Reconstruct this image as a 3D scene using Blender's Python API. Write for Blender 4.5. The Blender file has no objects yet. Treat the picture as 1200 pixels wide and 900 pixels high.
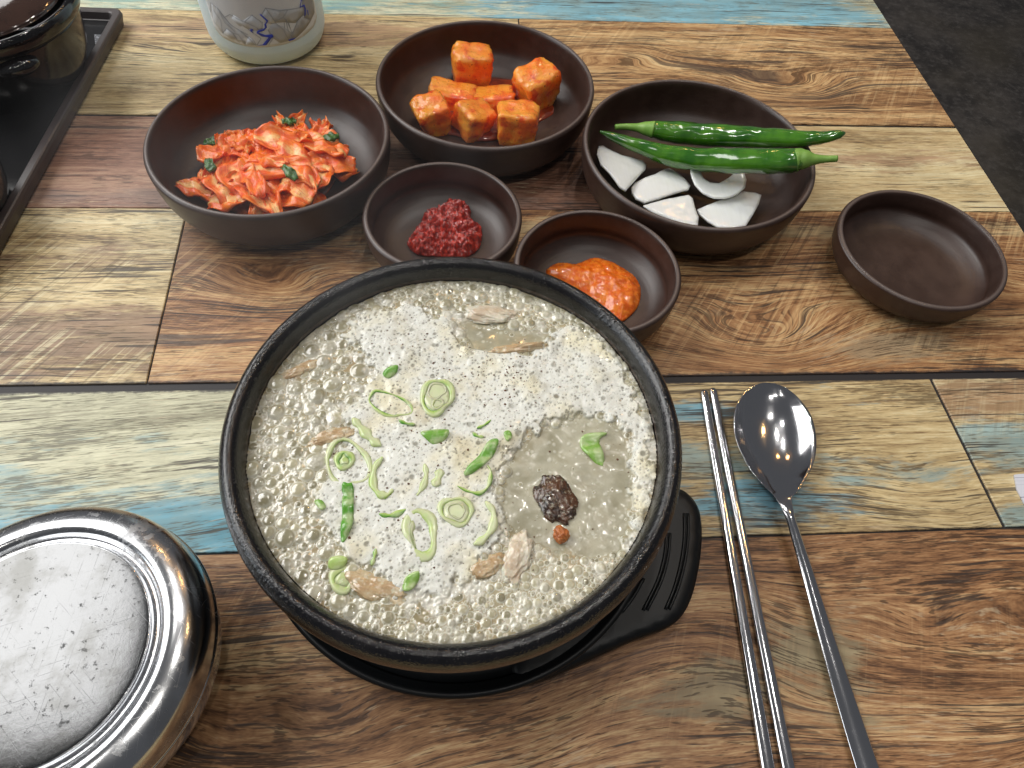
import bpy, bmesh, math, random
import numpy as np
from mathutils import Vector, Matrix
from mathutils.geometry import delaunay_2d_cdt

sc = bpy.context.scene
COL = sc.collection
RND = random.Random(7)
NR = np.random.RandomState(11)

# ------------------------------------------------------------------ camera
F_PX, PITCH, YAW, ROLL, H = 789.558, 0.991944, 0.135961, 0.0991028, 0.325351
cy, sy, cp, sp = math.cos(YAW), math.sin(YAW), math.cos(PITCH), math.sin(PITCH)
FW = np.array([sy*cp, cy*cp, -sp]); R0 = np.array([cy, -sy, 0.0]); U0 = np.cross(R0, FW)
RT = math.cos(ROLL)*R0 + math.sin(ROLL)*U0
UP = -math.sin(ROLL)*R0 + math.cos(ROLL)*U0
CAM = np.array([0, 0, H])

def at(px, py, z=0.0):
    """point of the place at height z seen at a pixel of the 1200x900 photograph"""
    d = FW + RT*((px-600)/F_PX) - UP*((py-450)/F_PX)
    p = CAM + d*(z-H)/d[2]
    return np.array([p[0], p[1], z])

cam_data = bpy.data.cameras.new('camera')
cam_data.lens = 36*F_PX/1200
cam_data.sensor_width = 36
cam_data.clip_start = 0.01
cam_data.clip_end = 50
cam = bpy.data.objects.new('camera', cam_data)
cam.matrix_world = Matrix(((RT[0], UP[0], -FW[0], 0), (RT[1], UP[1], -FW[1], 0), (RT[2], UP[2], -FW[2], H), (0, 0, 0, 1)))
COL.objects.link(cam)
sc.camera = cam

# ------------------------------------------------------------------ light
world = bpy.data.worlds.new('World'); sc.world = world
world.use_nodes = True
bg = world.node_tree.nodes['Background']
bg.inputs[0].default_value = (0.90, 0.93, 1.0, 1)
bg.inputs[1].default_value = 0.10

def area(name, loc, target, sx, sy_, power, color, shape='RECTANGLE'):
    d = bpy.data.lights.new(name, 'AREA')
    d.shape = shape; d.size = sx; d.size_y = sy_
    d.energy = power; d.color = color
    o = bpy.data.objects.new(name, d); COL.objects.link(o)
    o.location = loc
    o.rotation_euler = (Vector(target)-Vector(loc)).to_track_quat('-Z', 'Y').to_euler()
    return o
# big bright ceiling panel up to the left (its edges show in the steel lid), ceiling lamps of the room
area('ceiling_panel_light', (-2.05, 1.41, 1.80), (-2.05, 1.41, 0), 2.4, 2.4, 100, (1.0, 0.985, 0.96))
area('window_light', (-2.9, 0.1, 0.9), (0, 0.2, 0.2), 1.2, 0.9, 16, (0.90, 0.96, 1.0))
for i, (x, y, s, e, c) in enumerate([(0.25, 1.35, .05, 1.0, (1, .96, .9)), (0.55, 1.0, .05, 1.0, (1, .96, .9)), (0.12, 0.75, .05, .9, (1, .97, .92)),
                            (0.75, 0.35, .05, .8, (1, .96, .9)), (0.3, -0.45, .05, .9, (1, .96, .9)), (0.62, -0.3, .05, .7, (1, .96, .9)),
                            (0.15, 2.2, .07, .9, (1, .55, .2)), (0.9, 1.9, .07, .9, (1, .5, .15)), (1.4, 0.9, .06, .7, (1, .6, .25)),
                            (-0.35, -0.6, .05, .8, (1, .96, .9))]):
    area('ceiling_lamp', (x, y, 1.9), (x, y, 0), s, s, e*2.6, c, 'DISK')

sc.view_settings.view_transform = 'Standard'
sc.view_settings.look = 'None'
sc.view_settings.exposure = 0.10
sc.view_settings.gamma = 1
sc.cycles.max_bounces = 8
sc.cycles.transparent_max_bounces = 16
sc.cycles.caustics_reflective = False
sc.cycles.caustics_refractive = False
sc.cycles.use_denoising = True

# ------------------------------------------------------------------ helpers
def link(name, me, mat=None, parent=None, smooth=True, loc=None):
    o = bpy.data.objects.new(name, me); COL.objects.link(o)
    if mat is not None: me.materials.append(mat)
    if parent is not None: o.parent = parent
    if loc is not None: o.location = loc
    if smooth and len(me.polygons):
        me.polygons.foreach_set('use_smooth', np.ones(len(me.polygons), dtype=bool))
    return o

def tag(o, label=None, cat=None, group=None, kind=None):
    if label: o['label'] = label
    if cat: o['category'] = cat
    if group: o['group'] = group
    if kind: o['kind'] = kind
    return o

def empty(name, loc, label, cat, group=None):
    o = bpy.data.objects.new(name, None); COL.objects.link(o)
    o.location = loc; o.empty_display_size = 0.01
    return tag(o, label, cat, group)

def mesh_np(name, V, Fq):
    """mesh from numpy verts and faces of one size"""
    me = bpy.data.meshes.new(name)
    V = np.asarray(V, dtype=np.float32); Fq = np.asarray(Fq, dtype=np.int32)
    me.vertices.add(len(V)); me.vertices.foreach_set('co', V.ravel())
    k = Fq.shape[1]
    me.loops.add(Fq.size); me.loops.foreach_set('vertex_index', Fq.ravel())
    me.polygons.add(len(Fq))
    me.polygons.foreach_set('loop_start', np.arange(0, Fq.size, k, dtype=np.int32))
    me.polygons.foreach_set('loop_total', np.full(len(Fq), k, dtype=np.int32))
    me.update(calc_edges=True)
    me.validate()
    return me

def attr(me, name, vals):
    a = me.attributes.new(name, 'FLOAT', 'POINT')
    a.data.foreach_set('value', np.asarray(vals, dtype=np.float32))

def lathe(name, prof, seg=96, wob=0.0):
    prof = list(prof)
    V = []; F = []
    rings = []
    for (r, z) in prof:
        if r < 1e-6:
            rings.append([len(V)]); V.append((0, 0, z))
        else:
            st = len(V)
            for i in range(seg):
                a = 2*math.pi*i/seg
                k = 1 + wob*math.sin(3*a+1.3)
                V.append((r*k*math.cos(a), r*k*math.sin(a), z))
            rings.append(list(range(st, st+seg)))
    for a, b in zip(rings[:-1], rings[1:]):
        for i in range(seg):
            j = (i+1) % seg
            if len(a) == 1 and len(b) == 1: continue
            if len(a) == 1: F.append((a[0], b[i], b[j]))
            elif len(b) == 1: F.append((a[i], b[0], a[j]))
            else: F.append((a[i], b[i], b[j], a[j]))
    me = bpy.data.meshes.new(name); me.from_pydata(V, [], F); me.update()
    bm = bmesh.new(); bm.from_mesh(me); bmesh.ops.recalc_face_normals(bm, faces=bm.faces); bm.to_mesh(me); bm.free()
    return me

def spline(pts, n=8):
    """Catmull-Rom through points (any dimension)"""
    P = [np.array(p, float) for p in pts]
    P = [2*P[0]-P[1]] + P + [2*P[-1]-P[-2]]
    out = []
    for i in range(1, len(P)-2):
        for k in range(n):
            t = k/n
            out.append(0.5*((2*P[i]) + (-P[i-1]+P[i+1])*t + (2*P[i-1]-5*P[i]+4*P[i+1]-P[i+2])*t*t + (-P[i-1]+3*P[i]-3*P[i+1]+P[i+2])*t**3))
    out.append(P[-2])
    return np.array(out)

def closed_spline(pts, n=6):
    P = [np.array(p, float) for p in pts]; m = len(P); out = []
    for i in range(m):
        a, b, c, d = P[i-1], P[i], P[(i+1) % m], P[(i+2) % m]
        for k in range(n):
            t = k/n
            out.append(0.5*((2*b) + (-a+c)*t + (2*a-5*b+4*c-d)*t*t + (-a+3*b-3*c+d)*t**3))
    return np.array(out)

_lat = np.random.RandomState(5).rand(256, 256).astype(np.float32)
def vnoise(x, y, seed=0):
    x = np.asarray(x)+seed*17.31; y = np.asarray(y)+seed*9.17
    xi = np.floor(x).astype(int); yi = np.floor(y).astype(int)
    fx = x-xi; fy = y-yi
    fx = fx*fx*(3-2*fx); fy = fy*fy*(3-2*fy)
    a = _lat[xi % 256, yi % 256]; b = _lat[(xi+1) % 256, yi % 256]
    c = _lat[xi % 256, (yi+1) % 256]; d = _lat[(xi+1) % 256, (yi+1) % 256]
    return (a*(1-fx)+b*fx)*(1-fy)+(c*(1-fx)+d*fx)*fy
def fbm(x, y, seed=0, octv=4):
    s = 0; a = 1; t = 0
    for i in range(octv):
        s = s+a*vnoise(x*2**i, y*2**i, seed+i*3); t += a; a *= .5
    return s/t

def poly_dist(P, poly):
    """signed distance (inside positive) of points P (n,2) to polygon"""
    P = np.asarray(P, float); poly = np.asarray(poly, float)
    best = np.full(len(P), 1e9); ins = np.zeros(len(P), bool)
    for i in range(len(poly)):
        a = poly[i]; b = poly[(i+1) % len(poly)]
        ab = b-a; L = ab@ab+1e-18
        t = np.clip(((P-a)@ab)/L, 0, 1)
        d = np.hypot(*(P-(a+t[:, None]*ab)).T)
        best = np.minimum(best, d)
        c = ((a[1] > P[:, 1]) != (b[1] > P[:, 1]))
        xx = (b[0]-a[0])*(P[:, 1]-a[1])/(b[1]-a[1]+1e-18)+a[0]
        ins ^= c & (P[:, 0] < xx)
    return np.where(ins, best, -best)

def slab(name, poly, step, top, bottom, jitter=0.0):
    """closed solid over a polygon: top(P,d), bottom(P,d) give heights"""
    poly = np.asarray(poly, float)
    # resample the border
    B = []
    for i in range(len(poly)):
        a = poly[i]; b = poly[(i+1) % len(poly)]
        n = max(1, int(np.hypot(*(b-a))/step))
        for k in range(n): B.append(a+(b-a)*k/n)
    B = np.array(B)
    x0, y0 = poly.min(0); x1, y1 = poly.max(0)
    gx, gy = np.meshgrid(np.arange(x0, x1, step), np.arange(y0, y1, step*.87))
    gx = gx+(np.arange(gx.shape[0]) % 2)[:, None]*step/2
    G = np.c_[gx.ravel(), gy.ravel()]
    if jitter: G = G+(NR.rand(*G.shape)-.5)*jitter*step
    G = G[poly_dist(G, poly) > step*.45]
    A = np.vstack([B, G])
    nb = len(B)
    vs, es, fs, _, _, _ = delaunay_2d_cdt([Vector(p) for p in A], [(i, (i+1) % nb) for i in range(nb)], [], 1, 1e-9)
    P = np.array([(v.x, v.y) for v in vs])
    d = np.maximum(poly_dist(P, poly), 0)
    d[d < 1e-7] = 0
    zt = top(P, d); zb = bottom(P, d)
    n = len(P)
    V = np.vstack([np.c_[P, zt], np.c_[P, zb]])
    F = []
    for f in fs:
        F.append(tuple(f)); F.append(tuple(n+i for i in reversed(f)))
    cnt = {}
    for f in fs:
        for i in range(len(f)):
            e = (f[i], f[(i+1) % len(f)])
            cnt[tuple(sorted(e))] = cnt.get(tuple(sorted(e)), []) + [e]
    for k, e in cnt.items():
        if len(e) == 1:
            a, b = e[0]; F.append((b, a, n+a, n+b))
    me = bpy.data.meshes.new(name); me.from_pydata(V.tolist(), [], F); me.update()
    bm = bmesh.new(); bm.from_mesh(me); bmesh.ops.recalc_face_normals(bm, faces=bm.faces); bm.to_mesh(me); bm.free()
    return me

def tube(name, path, rad, seg=16, flat=1.0, cap=True, lump=0.0, seed=0):
    path = np.asarray(path, float); n = len(path)
    rad = np.broadcast_to(rad, (n,))
    T = np.gradient(path, axis=0); T /= np.linalg.norm(T, axis=1)[:, None]
    V = []; F = []
    for i in range(n):
        s = np.cross(T[i], (0, 0, 1.0)); s /= np.linalg.norm(s)+1e-9
        u = np.cross(s, T[i])
        for k in range(seg):
            a = 2*math.pi*k/seg
            q = rad[i]*(1+(lump*(float(vnoise(i*.35, 3*math.cos(a)+5, seed))-.5) if lump else 0))
            V.append(path[i]+q*math.cos(a)*s+q*flat*math.sin(a)*u)
    for i in range(n-1):
        for k in range(seg):
            k2 = (k+1) % seg
            F.append((i*seg+k, i*seg+k2, (i+1)*seg+k2, (i+1)*seg+k))
    if cap:
        V.append(path[0]); V.append(path[-1]); a, b = len(V)-2, len(V)-1
        for k in range(seg):
            F.append((a, (k+1) % seg, k)); F.append((b, (n-1)*seg+k, (n-1)*seg+(k+1) % seg))
    me = bpy.data.meshes.new(name); me.from_pydata([tuple(map(float, v)) for v in V], [], F); me.update()
    bm = bmesh.new(); bm.from_mesh(me); bmesh.ops.recalc_face_normals(bm, faces=bm.faces); bm.to_mesh(me); bm.free()
    return me

def box(name, x0, x1, y0, y1, z0, z1, bevel=0.0):
    bm = bmesh.new()
    bmesh.ops.create_cube(bm, size=1)
    for v in bm.verts:
        v.co = Vector((x0+(v.co.x+.5)*(x1-x0), y0+(v.co.y+.5)*(y1-y0), z0+(v.co.z+.5)*(z1-z0)))
    if bevel: bmesh.ops.bevel(bm, geom=list(bm.edges), offset=bevel, segments=2, affect='EDGES')
    me = bpy.data.meshes.new(name); bm.to_mesh(me); bm.free()
    return me

# ------------------------------------------------------------------ node helper
class N:
    def __init__(s, name):
        s.m = bpy.data.materials.new(name); s.m.use_nodes = True
        s.t = s.m.node_tree; s.t.nodes.clear()
        s.out = s.t.nodes.new('ShaderNodeOutputMaterial')
        s.p = s.t.nodes.new('ShaderNodeBsdfPrincipled')
        s.t.links.new(s.p.outputs[0], s.out.inputs[0])
    def new(s, t): return s.t.nodes.new(t)
    def set(s, sock, v):
        if v is None: return
        if isinstance(v, bpy.types.NodeSocket): s.t.links.new(v, sock)
        else:
            if hasattr(sock, 'default_value'):
                try: sock.default_value = v
                except Exception: sock.default_value = tuple(v)+(1,)
    def P(s, **k):
        for a, v in k.items():
            s.set(s.p.inputs[a.replace('_', ' ')], v)
    def math(s, op, a, b=None, c=None, clamp=False):
        n = s.new('ShaderNodeMath'); n.operation = op; n.use_clamp = clamp
        s.set(n.inputs[0], a)
        if b is not None: s.set(n.inputs[1], b)
        if c is not None: s.set(n.inputs[2], c)
        return n.outputs[0]
    def add(s, a, b): return s.math('ADD', a, b)
    def mul(s, a, b): return s.math('MULTIPLY', a, b)
    def coords(s, kind='Object'): return s.new('ShaderNodeTexCoord').outputs[kind]
    def xyz(s, v):
        n = s.new('ShaderNodeSeparateXYZ'); s.set(n.inputs[0], v); return n.outputs
    def vec(s, x, y, z=0.0):
        n = s.new('ShaderNodeCombineXYZ'); s.set(n.inputs[0], x); s.set(n.inputs[1], y); s.set(n.inputs[2], z); return n.outputs[0]
    def noise(s, v, scale=1.0, det=4, rough=.55, dist=0.0):
        n = s.new('ShaderNodeTexNoise'); s.set(n.inputs['Vector'], v)
        n.inputs['Scale'].default_value = scale; n.inputs['Detail'].default_value = det
        n.inputs['Roughness'].default_value = rough; n.inputs['Distortion'].default_value = dist
        return n.outputs[0]
    def voro(s, v, scale, feature='F1', rnd=1.0):
        n = s.new('ShaderNodeTexVoronoi'); s.set(n.inputs['Vector'], v); n.feature = feature
        n.inputs['Scale'].default_value = scale; n.inputs['Randomness'].default_value = rnd
        return n.outputs
    def ss(s, v, a, b, lo=0.0, hi=1.0):
        n = s.new('ShaderNodeMapRange'); n.interpolation_type = 'SMOOTHSTEP'
        s.set(n.inputs[0], v)
        for i, q in enumerate((a, b, lo, hi)): n.inputs[i+1].default_value = q
        return n.outputs[0]
    def mix(s, f, a, b, mode='MIX'):
        n = s.new('ShaderNodeMix'); n.data_type = 'RGBA'; n.blend_type = mode
        n.clamp_factor = True
        s.set(n.inputs[0], f)
        for sock, v in ((n.inputs[6], a), (n.inputs[7], b)):
            if isinstance(v, bpy.types.NodeSocket): s.t.links.new(v, sock)
            else: sock.default_value = tuple(v)[:3]+(1,)
        return n.outputs[2]
    def ramp(s, f, stops):
        n = s.new('ShaderNodeValToRGB'); s.set(n.inputs[0], f)
        e = n.color_ramp.elements
        while len(e) < len(stops): e.new(.5)
        for q, (p, c) in zip(e, stops): q.position = p; q.color = tuple(c)[:3]+(1,)
        return n.outputs[0]
    def attr(s, name):
        n = s.new('ShaderNodeAttribute'); n.attribute_name = name; return n.outputs['Fac']
    def bump(s, h, strength=.3, dist=.001, normal=None):
        n = s.new('ShaderNodeBump'); n.inputs['Strength'].default_value = strength; n.inputs['Distance'].default_value = dist
        s.set(n.inputs['Height'], h)
        if normal is not None: s.set(n.inputs['Normal'], normal)
        return n.outputs[0]

# ------------------------------------------------------------------ wood
def wood(name, seed, tones, paints=(), knots=(), crack=.5, saw=0.0, saw_ang=1.05, warp=.012, bounds=None, fine=1.0, slant=0.0, bold=.5, white=0.25):
    m = N(name)
    x, y, _ = m.xyz(m.coords())
    w1 = m.noise(m.vec(m.mul(x, 4), m.mul(y, 11), seed*3.7), 1, 2)
    w2 = m.noise(m.vec(m.mul(x, 14), m.mul(y, 60), seed*1.7), 1, 2)
    v = m.add(m.add(y, m.mul(x, slant)), m.add(m.mul(m.math('SUBTRACT', w1, .5), warp*1.5), m.mul(m.math('SUBTRACT', w2, .5), .0019)))
    kw1 = m.mul(m.math('SUBTRACT', m.noise(m.vec(m.mul(x, 16), m.mul(y, 22), seed*2.1), .7, 1), .5), .9)
    kw2 = m.mul(m.math('SUBTRACT', m.noise(m.vec(m.mul(x, 16), m.mul(y, 22), seed*2.1+9), 1, 1), .5), .9)
    for (kx, ky, rx, ry, A) in knots:
        dx = m.add(m.mul(m.math('SUBTRACT', x, kx), 1/rx), kw1); dy = m.add(m.mul(m.math('SUBTRACT', y, ky), 1/ry), kw2)
        e = m.math('POWER', 2.718, m.mul(m.add(m.mul(dx, dx), m.mul(dy, dy)), -1))
        v = m.add(v, m.mul(e, A))
    g = lambda a, b, s_=0.0: m.vec(m.mul(x, a), m.mul(v, b), seed+s_)
    broad = m.noise(g(2.0, 34), 1, 3, .6)
    mid = m.noise(g(9, 210, 3.1), 1, 5, .72)
    fib = m.noise(g(60, 1100*fine, 7.7), 1, 3, .8)
    f = m.add(m.add(m.mul(broad, .40), m.mul(mid, .42)), m.mul(fib, .44))
    f = m.add(m.mul(m.math('SUBTRACT', f, .63), 1.45), .52)
    d, c0, c1, c2 = tones
    col = m.ramp(f, [(.36, d), (.46, c0), (.555, c1), (.68, c2)])
    # painted layer, worn through along the grain
    for (pc, px, py, rx, ry, s_) in paints:
        dx = m.mul(m.math('SUBTRACT', x, px), 1/rx); dy = m.mul(m.math('SUBTRACT', y, py), 1/ry)
        e = m.math('POWER', 2.718, m.mul(m.add(m.mul(dx, dx), m.mul(dy, dy)), -1))
        pn = m.noise(m.vec(m.mul(x, 13), m.mul(y, 48), seed+px*31), 1, 6, .72)
        fl = m.noise(g(30, 330, 5.5), 1, 3, .7)
        msk = m.ss(m.add(m.add(m.mul(e, s_), m.mul(m.math('SUBTRACT', pn, .5), 2.0)), m.mul(m.math('SUBTRACT', fl, .5), 1.1)), .30, .74)
        pv = m.noise(g(9, 150, 2.2), 1, 3)
        pcol = m.mix(m.ss(pv, .35, .7), [q*.72 for q in pc], [min(1, q*1.18) for q in pc])
        col = m.mix(m.mul(msk, .92), col, pcol)
    # mottling across the grain
    mo = m.noise(m.vec(m.mul(x, 26), m.mul(y, 34), seed+4), 1, 5, .7)
    col = m.mix(m.ss(mo, .3, .75, .0, .38), col, [q*.55 for q in c0])
    # pale flecks
    if white:
        wf = m.noise(g(60, 700, 11.0), 1, 3, .75)
        wm = m.noise(m.vec(m.mul(x, 11), m.mul(y, 26), seed+9), 1, 3, .6)
        col = m.mix(m.mul(m.ss(m.add(wf, m.mul(wm, .55)), .88, 1.02), white*2.2), col, (.62, .50, .33))
    # saw marks across
    if saw:
        ca, sa = math.cos(saw_ang), math.sin(saw_ang)
        u = m.add(m.mul(x, ca), m.mul(y, sa)); w = m.add(m.mul(x, -sa), m.mul(y, ca))
        sn = m.noise(m.vec(m.mul(w, 360), m.mul(u, 9), seed+1), 1, 2, .6)
        sm = m.noise(m.vec(m.mul(x, 9), m.mul(y, 16), seed+6), 1, 2)
        k = m.mul(m.ss(sn, .56, .68), m.ss(sm, .42, .62))
        col = m.mix(m.mul(k, saw), col, [q*.5 for q in d])
        k2 = m.mul(m.ss(sn, .46, .36), m.ss(sm, .42, .62))
        col = m.mix(m.mul(k2, saw*.6), col, [min(1, q*1.25) for q in c2])
    # dark pores and cracks along the grain
    cr = m.noise(g(17, 560, 13.0), 1, 3, .62)
    cm = m.noise(m.vec(m.mul(x, 8), m.mul(v, 38), seed+5), 1, 3, .6)
    ck = m.ss(m.add(cr, m.mul(m.math('SUBTRACT', cm, .5), .75)), .66-.09*crack, .735-.09*crack)
    col = m.mix(m.mul(ck, .86), col, (.030, .022, .020))
    po = m.noise(g(95, 1500*fine, 23.0), 1, 2, .6)
    pm = m.noise(m.vec(m.mul(x, 20), m.mul(v, 90), seed+25), 1, 3, .6)
    pk = m.ss(m.add(po, m.mul(m.math('SUBTRACT', pm, .5), .7)), .60-.05*crack, .68-.05*crack)
    col = m.mix(m.mul(pk, .55+.2*crack), col, [q*.35 for q in d])
    # bold dark seams of grain
    bl = m.noise(g(4.5, 250, 17.0), 1, 3, .55)
    bm_ = m.noise(m.vec(m.mul(x, 5), m.mul(v, 22), seed+15), 1, 2, .6)
    bk = m.ss(m.add(bl, m.mul(m.math('SUBTRACT', bm_, .5), .9)), .78-.11*bold, .84-.11*bold)
    col = m.mix(m.mul(bk, .72), col, (.045, .035, .032))
    if bounds:
        y0, y1, th = bounds
        en = m.noise(m.vec(m.mul(x, 60), 0.0, seed), 1, 4, .7)
        en2 = m.noise(m.vec(m.mul(x, 240), m.mul(y, 500), seed), 1, 2, .7)
        for ed in ((m.math('SUBTRACT', y, y0)), (m.math('SUBTRACT', y1, y))):
            t = m.add(ed, m.mul(m.math('SUBTRACT', m.add(en, m.mul(en2, .6)), .8), -th*2.6))
            col = m.mix(m.ss(t, th, 0.0, 0, .85), col, (.028, .026, .030))
    h = m.add(m.add(m.mul(f, .6), m.mul(m.add(ck, pk), -.5)), m.mul(bk, -.3))
    rg = m.add(.36, m.mul(fib, .22))
    m.P(Base_Color=col, Roughness=rg, Specular_IOR_Level=.45, Normal=m.bump(h, .32, .0006))
    return m.m

BR = ((.095, .040, .018), (.29, .135, .055), (.49, .265, .115), (.72, .50, .25))
BR2 = ((.095, .042, .020), (.29, .140, .060), (.48, .262, .120), (.74, .52, .27))
TAN = ((.17, .080, .034), (.42, .23, .10), (.62, .39, .18), (.80, .60, .32))
CRM = ((.24, .155, .075), (.54, .40, .20), (.73, .58, .31), (.86, .76, .49))
CRM2 = ((.32, .21, .10), (.58, .43, .22), (.72, .59, .33), (.82, .74, .48))
RED = ((.11, .050, .030), (.25, .120, .075), (.36, .19, .125), (.50, .32, .21))
PALE = ((.32, .30, .20), (.56, .55, .38), (.70, .69, .49), (.82, .80, .60))
BLUE = (.12, .38, .50); BLUE2 = (.18, .46, .60); TEAL = (.27, .47, .42); LBL = (.34, .50, .50)

table = empty('dining_table', (0.0, 0.35, -0.74), 'dining table topped with printed multicoloured planks in brown, cream and blue', 'table')
def tchild(name, me, mat, smooth=False):
    o = link(name, me, mat, table, smooth)
    o.matrix_parent_inverse = Matrix.Translation((0, -0.35, 0.74))
    return o

XR = .4035
def plank(xa0, xa1, xb0, xb1, y0, y1, mat):
    """corners: near edge from xa0 to xb0 (y0), far edge from xa1 to xb1 (y1)"""
    b = .0004; zt = 0.0; zb = -.004
    P = [(xa0, y0), (xb0, y0), (xb1, y1), (xa1, y1)]
    c = np.mean(P, axis=0)
    V = [(p[0], p[1], zb) for p in P]+[(p[0], p[1], zt-b) for p in P]
    V += [(p[0]-math.copysign(b, p[0]-c[0]), p[1]-math.copysign(b, p[1]-c[1]), zt) for p in P]
    F = [(3, 2, 1, 0), (8, 9, 10, 11)]
    for k in (0, 4):
        for i in range(4):
            j = (i+1) % 4; F.append((k+i, k+j, k+4+j, k+4+i))
    me = bpy.data.meshes.new('plank'); me.from_pydata(V, [], F); me.update()
    return tchild('plank', me, mat)

w_A = wood('wood_turquoise', 1.3, PALE, [(TEAL, -.2, .66, .35, .09, .75), (BLUE2, .21, .63, .22, .05, 1.15), (BLUE, .0, .68, .3, .03, .8)], crack=.4, bold=.3, warp=.01)
w_B1 = wood('wood_cream_knotty', 2.4, CRM, [((.50, .32, .19), -.05, .57, .3, .025, .8)], [(-.21, .535, .05, .012, .012), (-.02, .56, .06, .02, -.012)], crack=.45, bold=.35)
w_B2 = wood('wood_tan_knotty', 3.7, TAN, [], [(.27, .50, .055, .022, .03), (.13, .55, .06, .02, -.02)], crack=.75, saw=.35, bold=.6, warp=.02)
w_C1 = wood('wood_reddish', 4.9, RED, [((.34, .22, .17), -.15, .365, .3, .012, .8)], [], crack=.35, warp=.006, bold=.25, white=.4)
w_C2 = wood('wood_cream_light', 5.2, CRM2, [((.45, .28, .17), .30, .41, .12, .018, .75)], [(.32, .40, .08, .02, .008)], crack=.12, warp=.01, bold=.1)
w_D1 = wood('wood_cream_sawn', 6.1, CRM, [((.30, .18, .11), -.3, .245, .28, .040, .85), ((.28, .17, .11), -.22, .31, .16, .015, .6)], [], crack=.75, saw=.6, saw_ang=1.0, warp=.006, bounds=(.2150, .36, .0022), bold=.45)
w_D2 = wood('wood_brown_knotty', 7.7, BR, [((.52, .40, .22), .10, .335, .4, .014, .75), ((.50, .37, .22), .27, .235, .06, .012, .8)], [(.185, .242, .055, .026, .032), (-.115, .285, .035, .014, .018), (.34, .30, .06, .02, -.02)], crack=.5, saw=.5, saw_ang=.95, bounds=(.2150, .36, .0022), bold=.42, warp=.014)
w_E1 = wood('wood_pale_to_blue', 8.3, PALE, [(BLUE2, -.08, .126, .32, .022, 1.15), (LBL, -.3, .15, .2, .03, .7), (BLUE, -.13, .125, .10, .014, 1.0)], [], crack=.75, warp=.012, slant=-.10, bounds=(.1155, .2098, .0020), bold=.15)
w_E2 = wood('wood_cream_blue_patches', 9.6, CRM, [(BLUE2, .160, .135, .05, .018, 1.05), (BLUE2, .12, .190, .05, .008, .8), (LBL, .22, .150, .07, .012, .7), (LBL, .14, .16, .07, .015, .6)], [(.25, .135, .07, .02, .012)], crack=.7, warp=.010, bounds=(.1155, .2098, .0009), bold=.45)
w_E3 = wood('wood_tan_blue', 10.4, CRM, [((.48, .29, .16), .33, .195, .10, .016, 1.1), (LBL, .31, .165, .07, .02, .9), (LBL, .30, .12, .05, .01, .7)], [], crack=.3, warp=.01, saw=.2, bounds=(.1155, .2098, .0009), bold=.2)
w_F = wood('wood_brown_bold', 11.8, BR2, [((.42, .36, .22), .165, .055, .03, .018, .9), ((.42, .36, .22), .115, .045, .03, .015, .8)], [(.255, .052, .085, .026, .022), (.10, .06, .05, .03, -.014), (-.06, .02, .10, .03, .016), (.33, .0, .07, .03, -.02)], crack=.75, warp=.016, bold=.5, saw=.2, saw_ang=1.2, fine=.8)
w_G = wood('wood_cream_front', 12.6, CRM, [], [], crack=.5)

plank(-1.0, -1.0, XR, XR, .5992, .735, w_A)
plank(-1.0, -1.0, XR, XR, .7358, .86, w_C2)
plank(-1.0, -1.0, .0540, .0546, .4546, .5986, w_B1)
plank(.0552, .0558, XR, XR, .4546, .5986, w_B2)
plank(-1.0, -1.0, .1700, .1705, .3552, .4521, w_C1)
plank(.1712, .1717, XR, XR, .3552, .4521, w_C2)
plank(-1.0, -1.0, -.1758, -.1820, .2148, .3546, w_D1)
plank(-.1748, -.1810, XR, XR, .2148, .3546, w_D2)
plank(-1.0, -1.0, .012, .010, .1160, .2100, w_E1)
plank(.0130, .011, .2842, .2818, .1160, .2100, w_E2)
plank(.2862, .2838, XR, XR, .1160, .2100, w_E3)
plank(-1.0, -1.0, XR, XR, -.03, .1150, w_F)
plank(-1.0, -1.0, XR, XR, -.16, -.0308, w_G)

m = N('table_core_dark'); m.P(Base_Color=(.018, .016, .018, 1), Roughness=.6); core_m = m.m
m = N('table_edge_black'); m.P(Base_Color=(.02, .018, .018, 1), Roughness=.4); edge_m = m.m
tchild('table_core', box('table_core', -1.0, XR, -.16, .86, -.028, -.0011), core_m)
tchild('edge_band', box('edge_band', XR+.0001, XR+.0012, -.16, .86, -.028, -.0004), edge_m)
m = N('black_painted_steel'); m.P(Base_Color=(.02, .02, .022, 1), Roughness=.45, Metallic=.6); steelb = m.m
tchild('pedestal', box('pedestal', -.34, -.26, .31, .39, -.725, -.0282, .004), steelb)
tchild('foot_plate', box('foot_plate', -.58, -.02, .07, .63, -.74, -.7252, .004), steelb)

# floor
m = N('dark_stone_floor')
co = m.coords()
n1 = m.noise(co, 9, 6, .7); n2 = m.noise(co, 55, 5, .7)
c = m.mix(m.ss(n1, .35, .7), (.022, .020, .019), (.075, .068, .062))
c = m.mix(m.ss(n2, .45, .75, 0, .6), c, (.13, .125, .12))
c = m.mix(m.ss(m.noise(co, 2.2, 2), .5, .75, 0, .6), c, (.060, .050, .030))
m.P(Base_Color=c, Roughness=.5, Normal=m.bump(n2, .3, .004))
fl = link('floor', box('floor', -3, 3.2, -2, 5, -.80, -.74), m.m, None, False)
fl['kind'] = 'structure'

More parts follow.
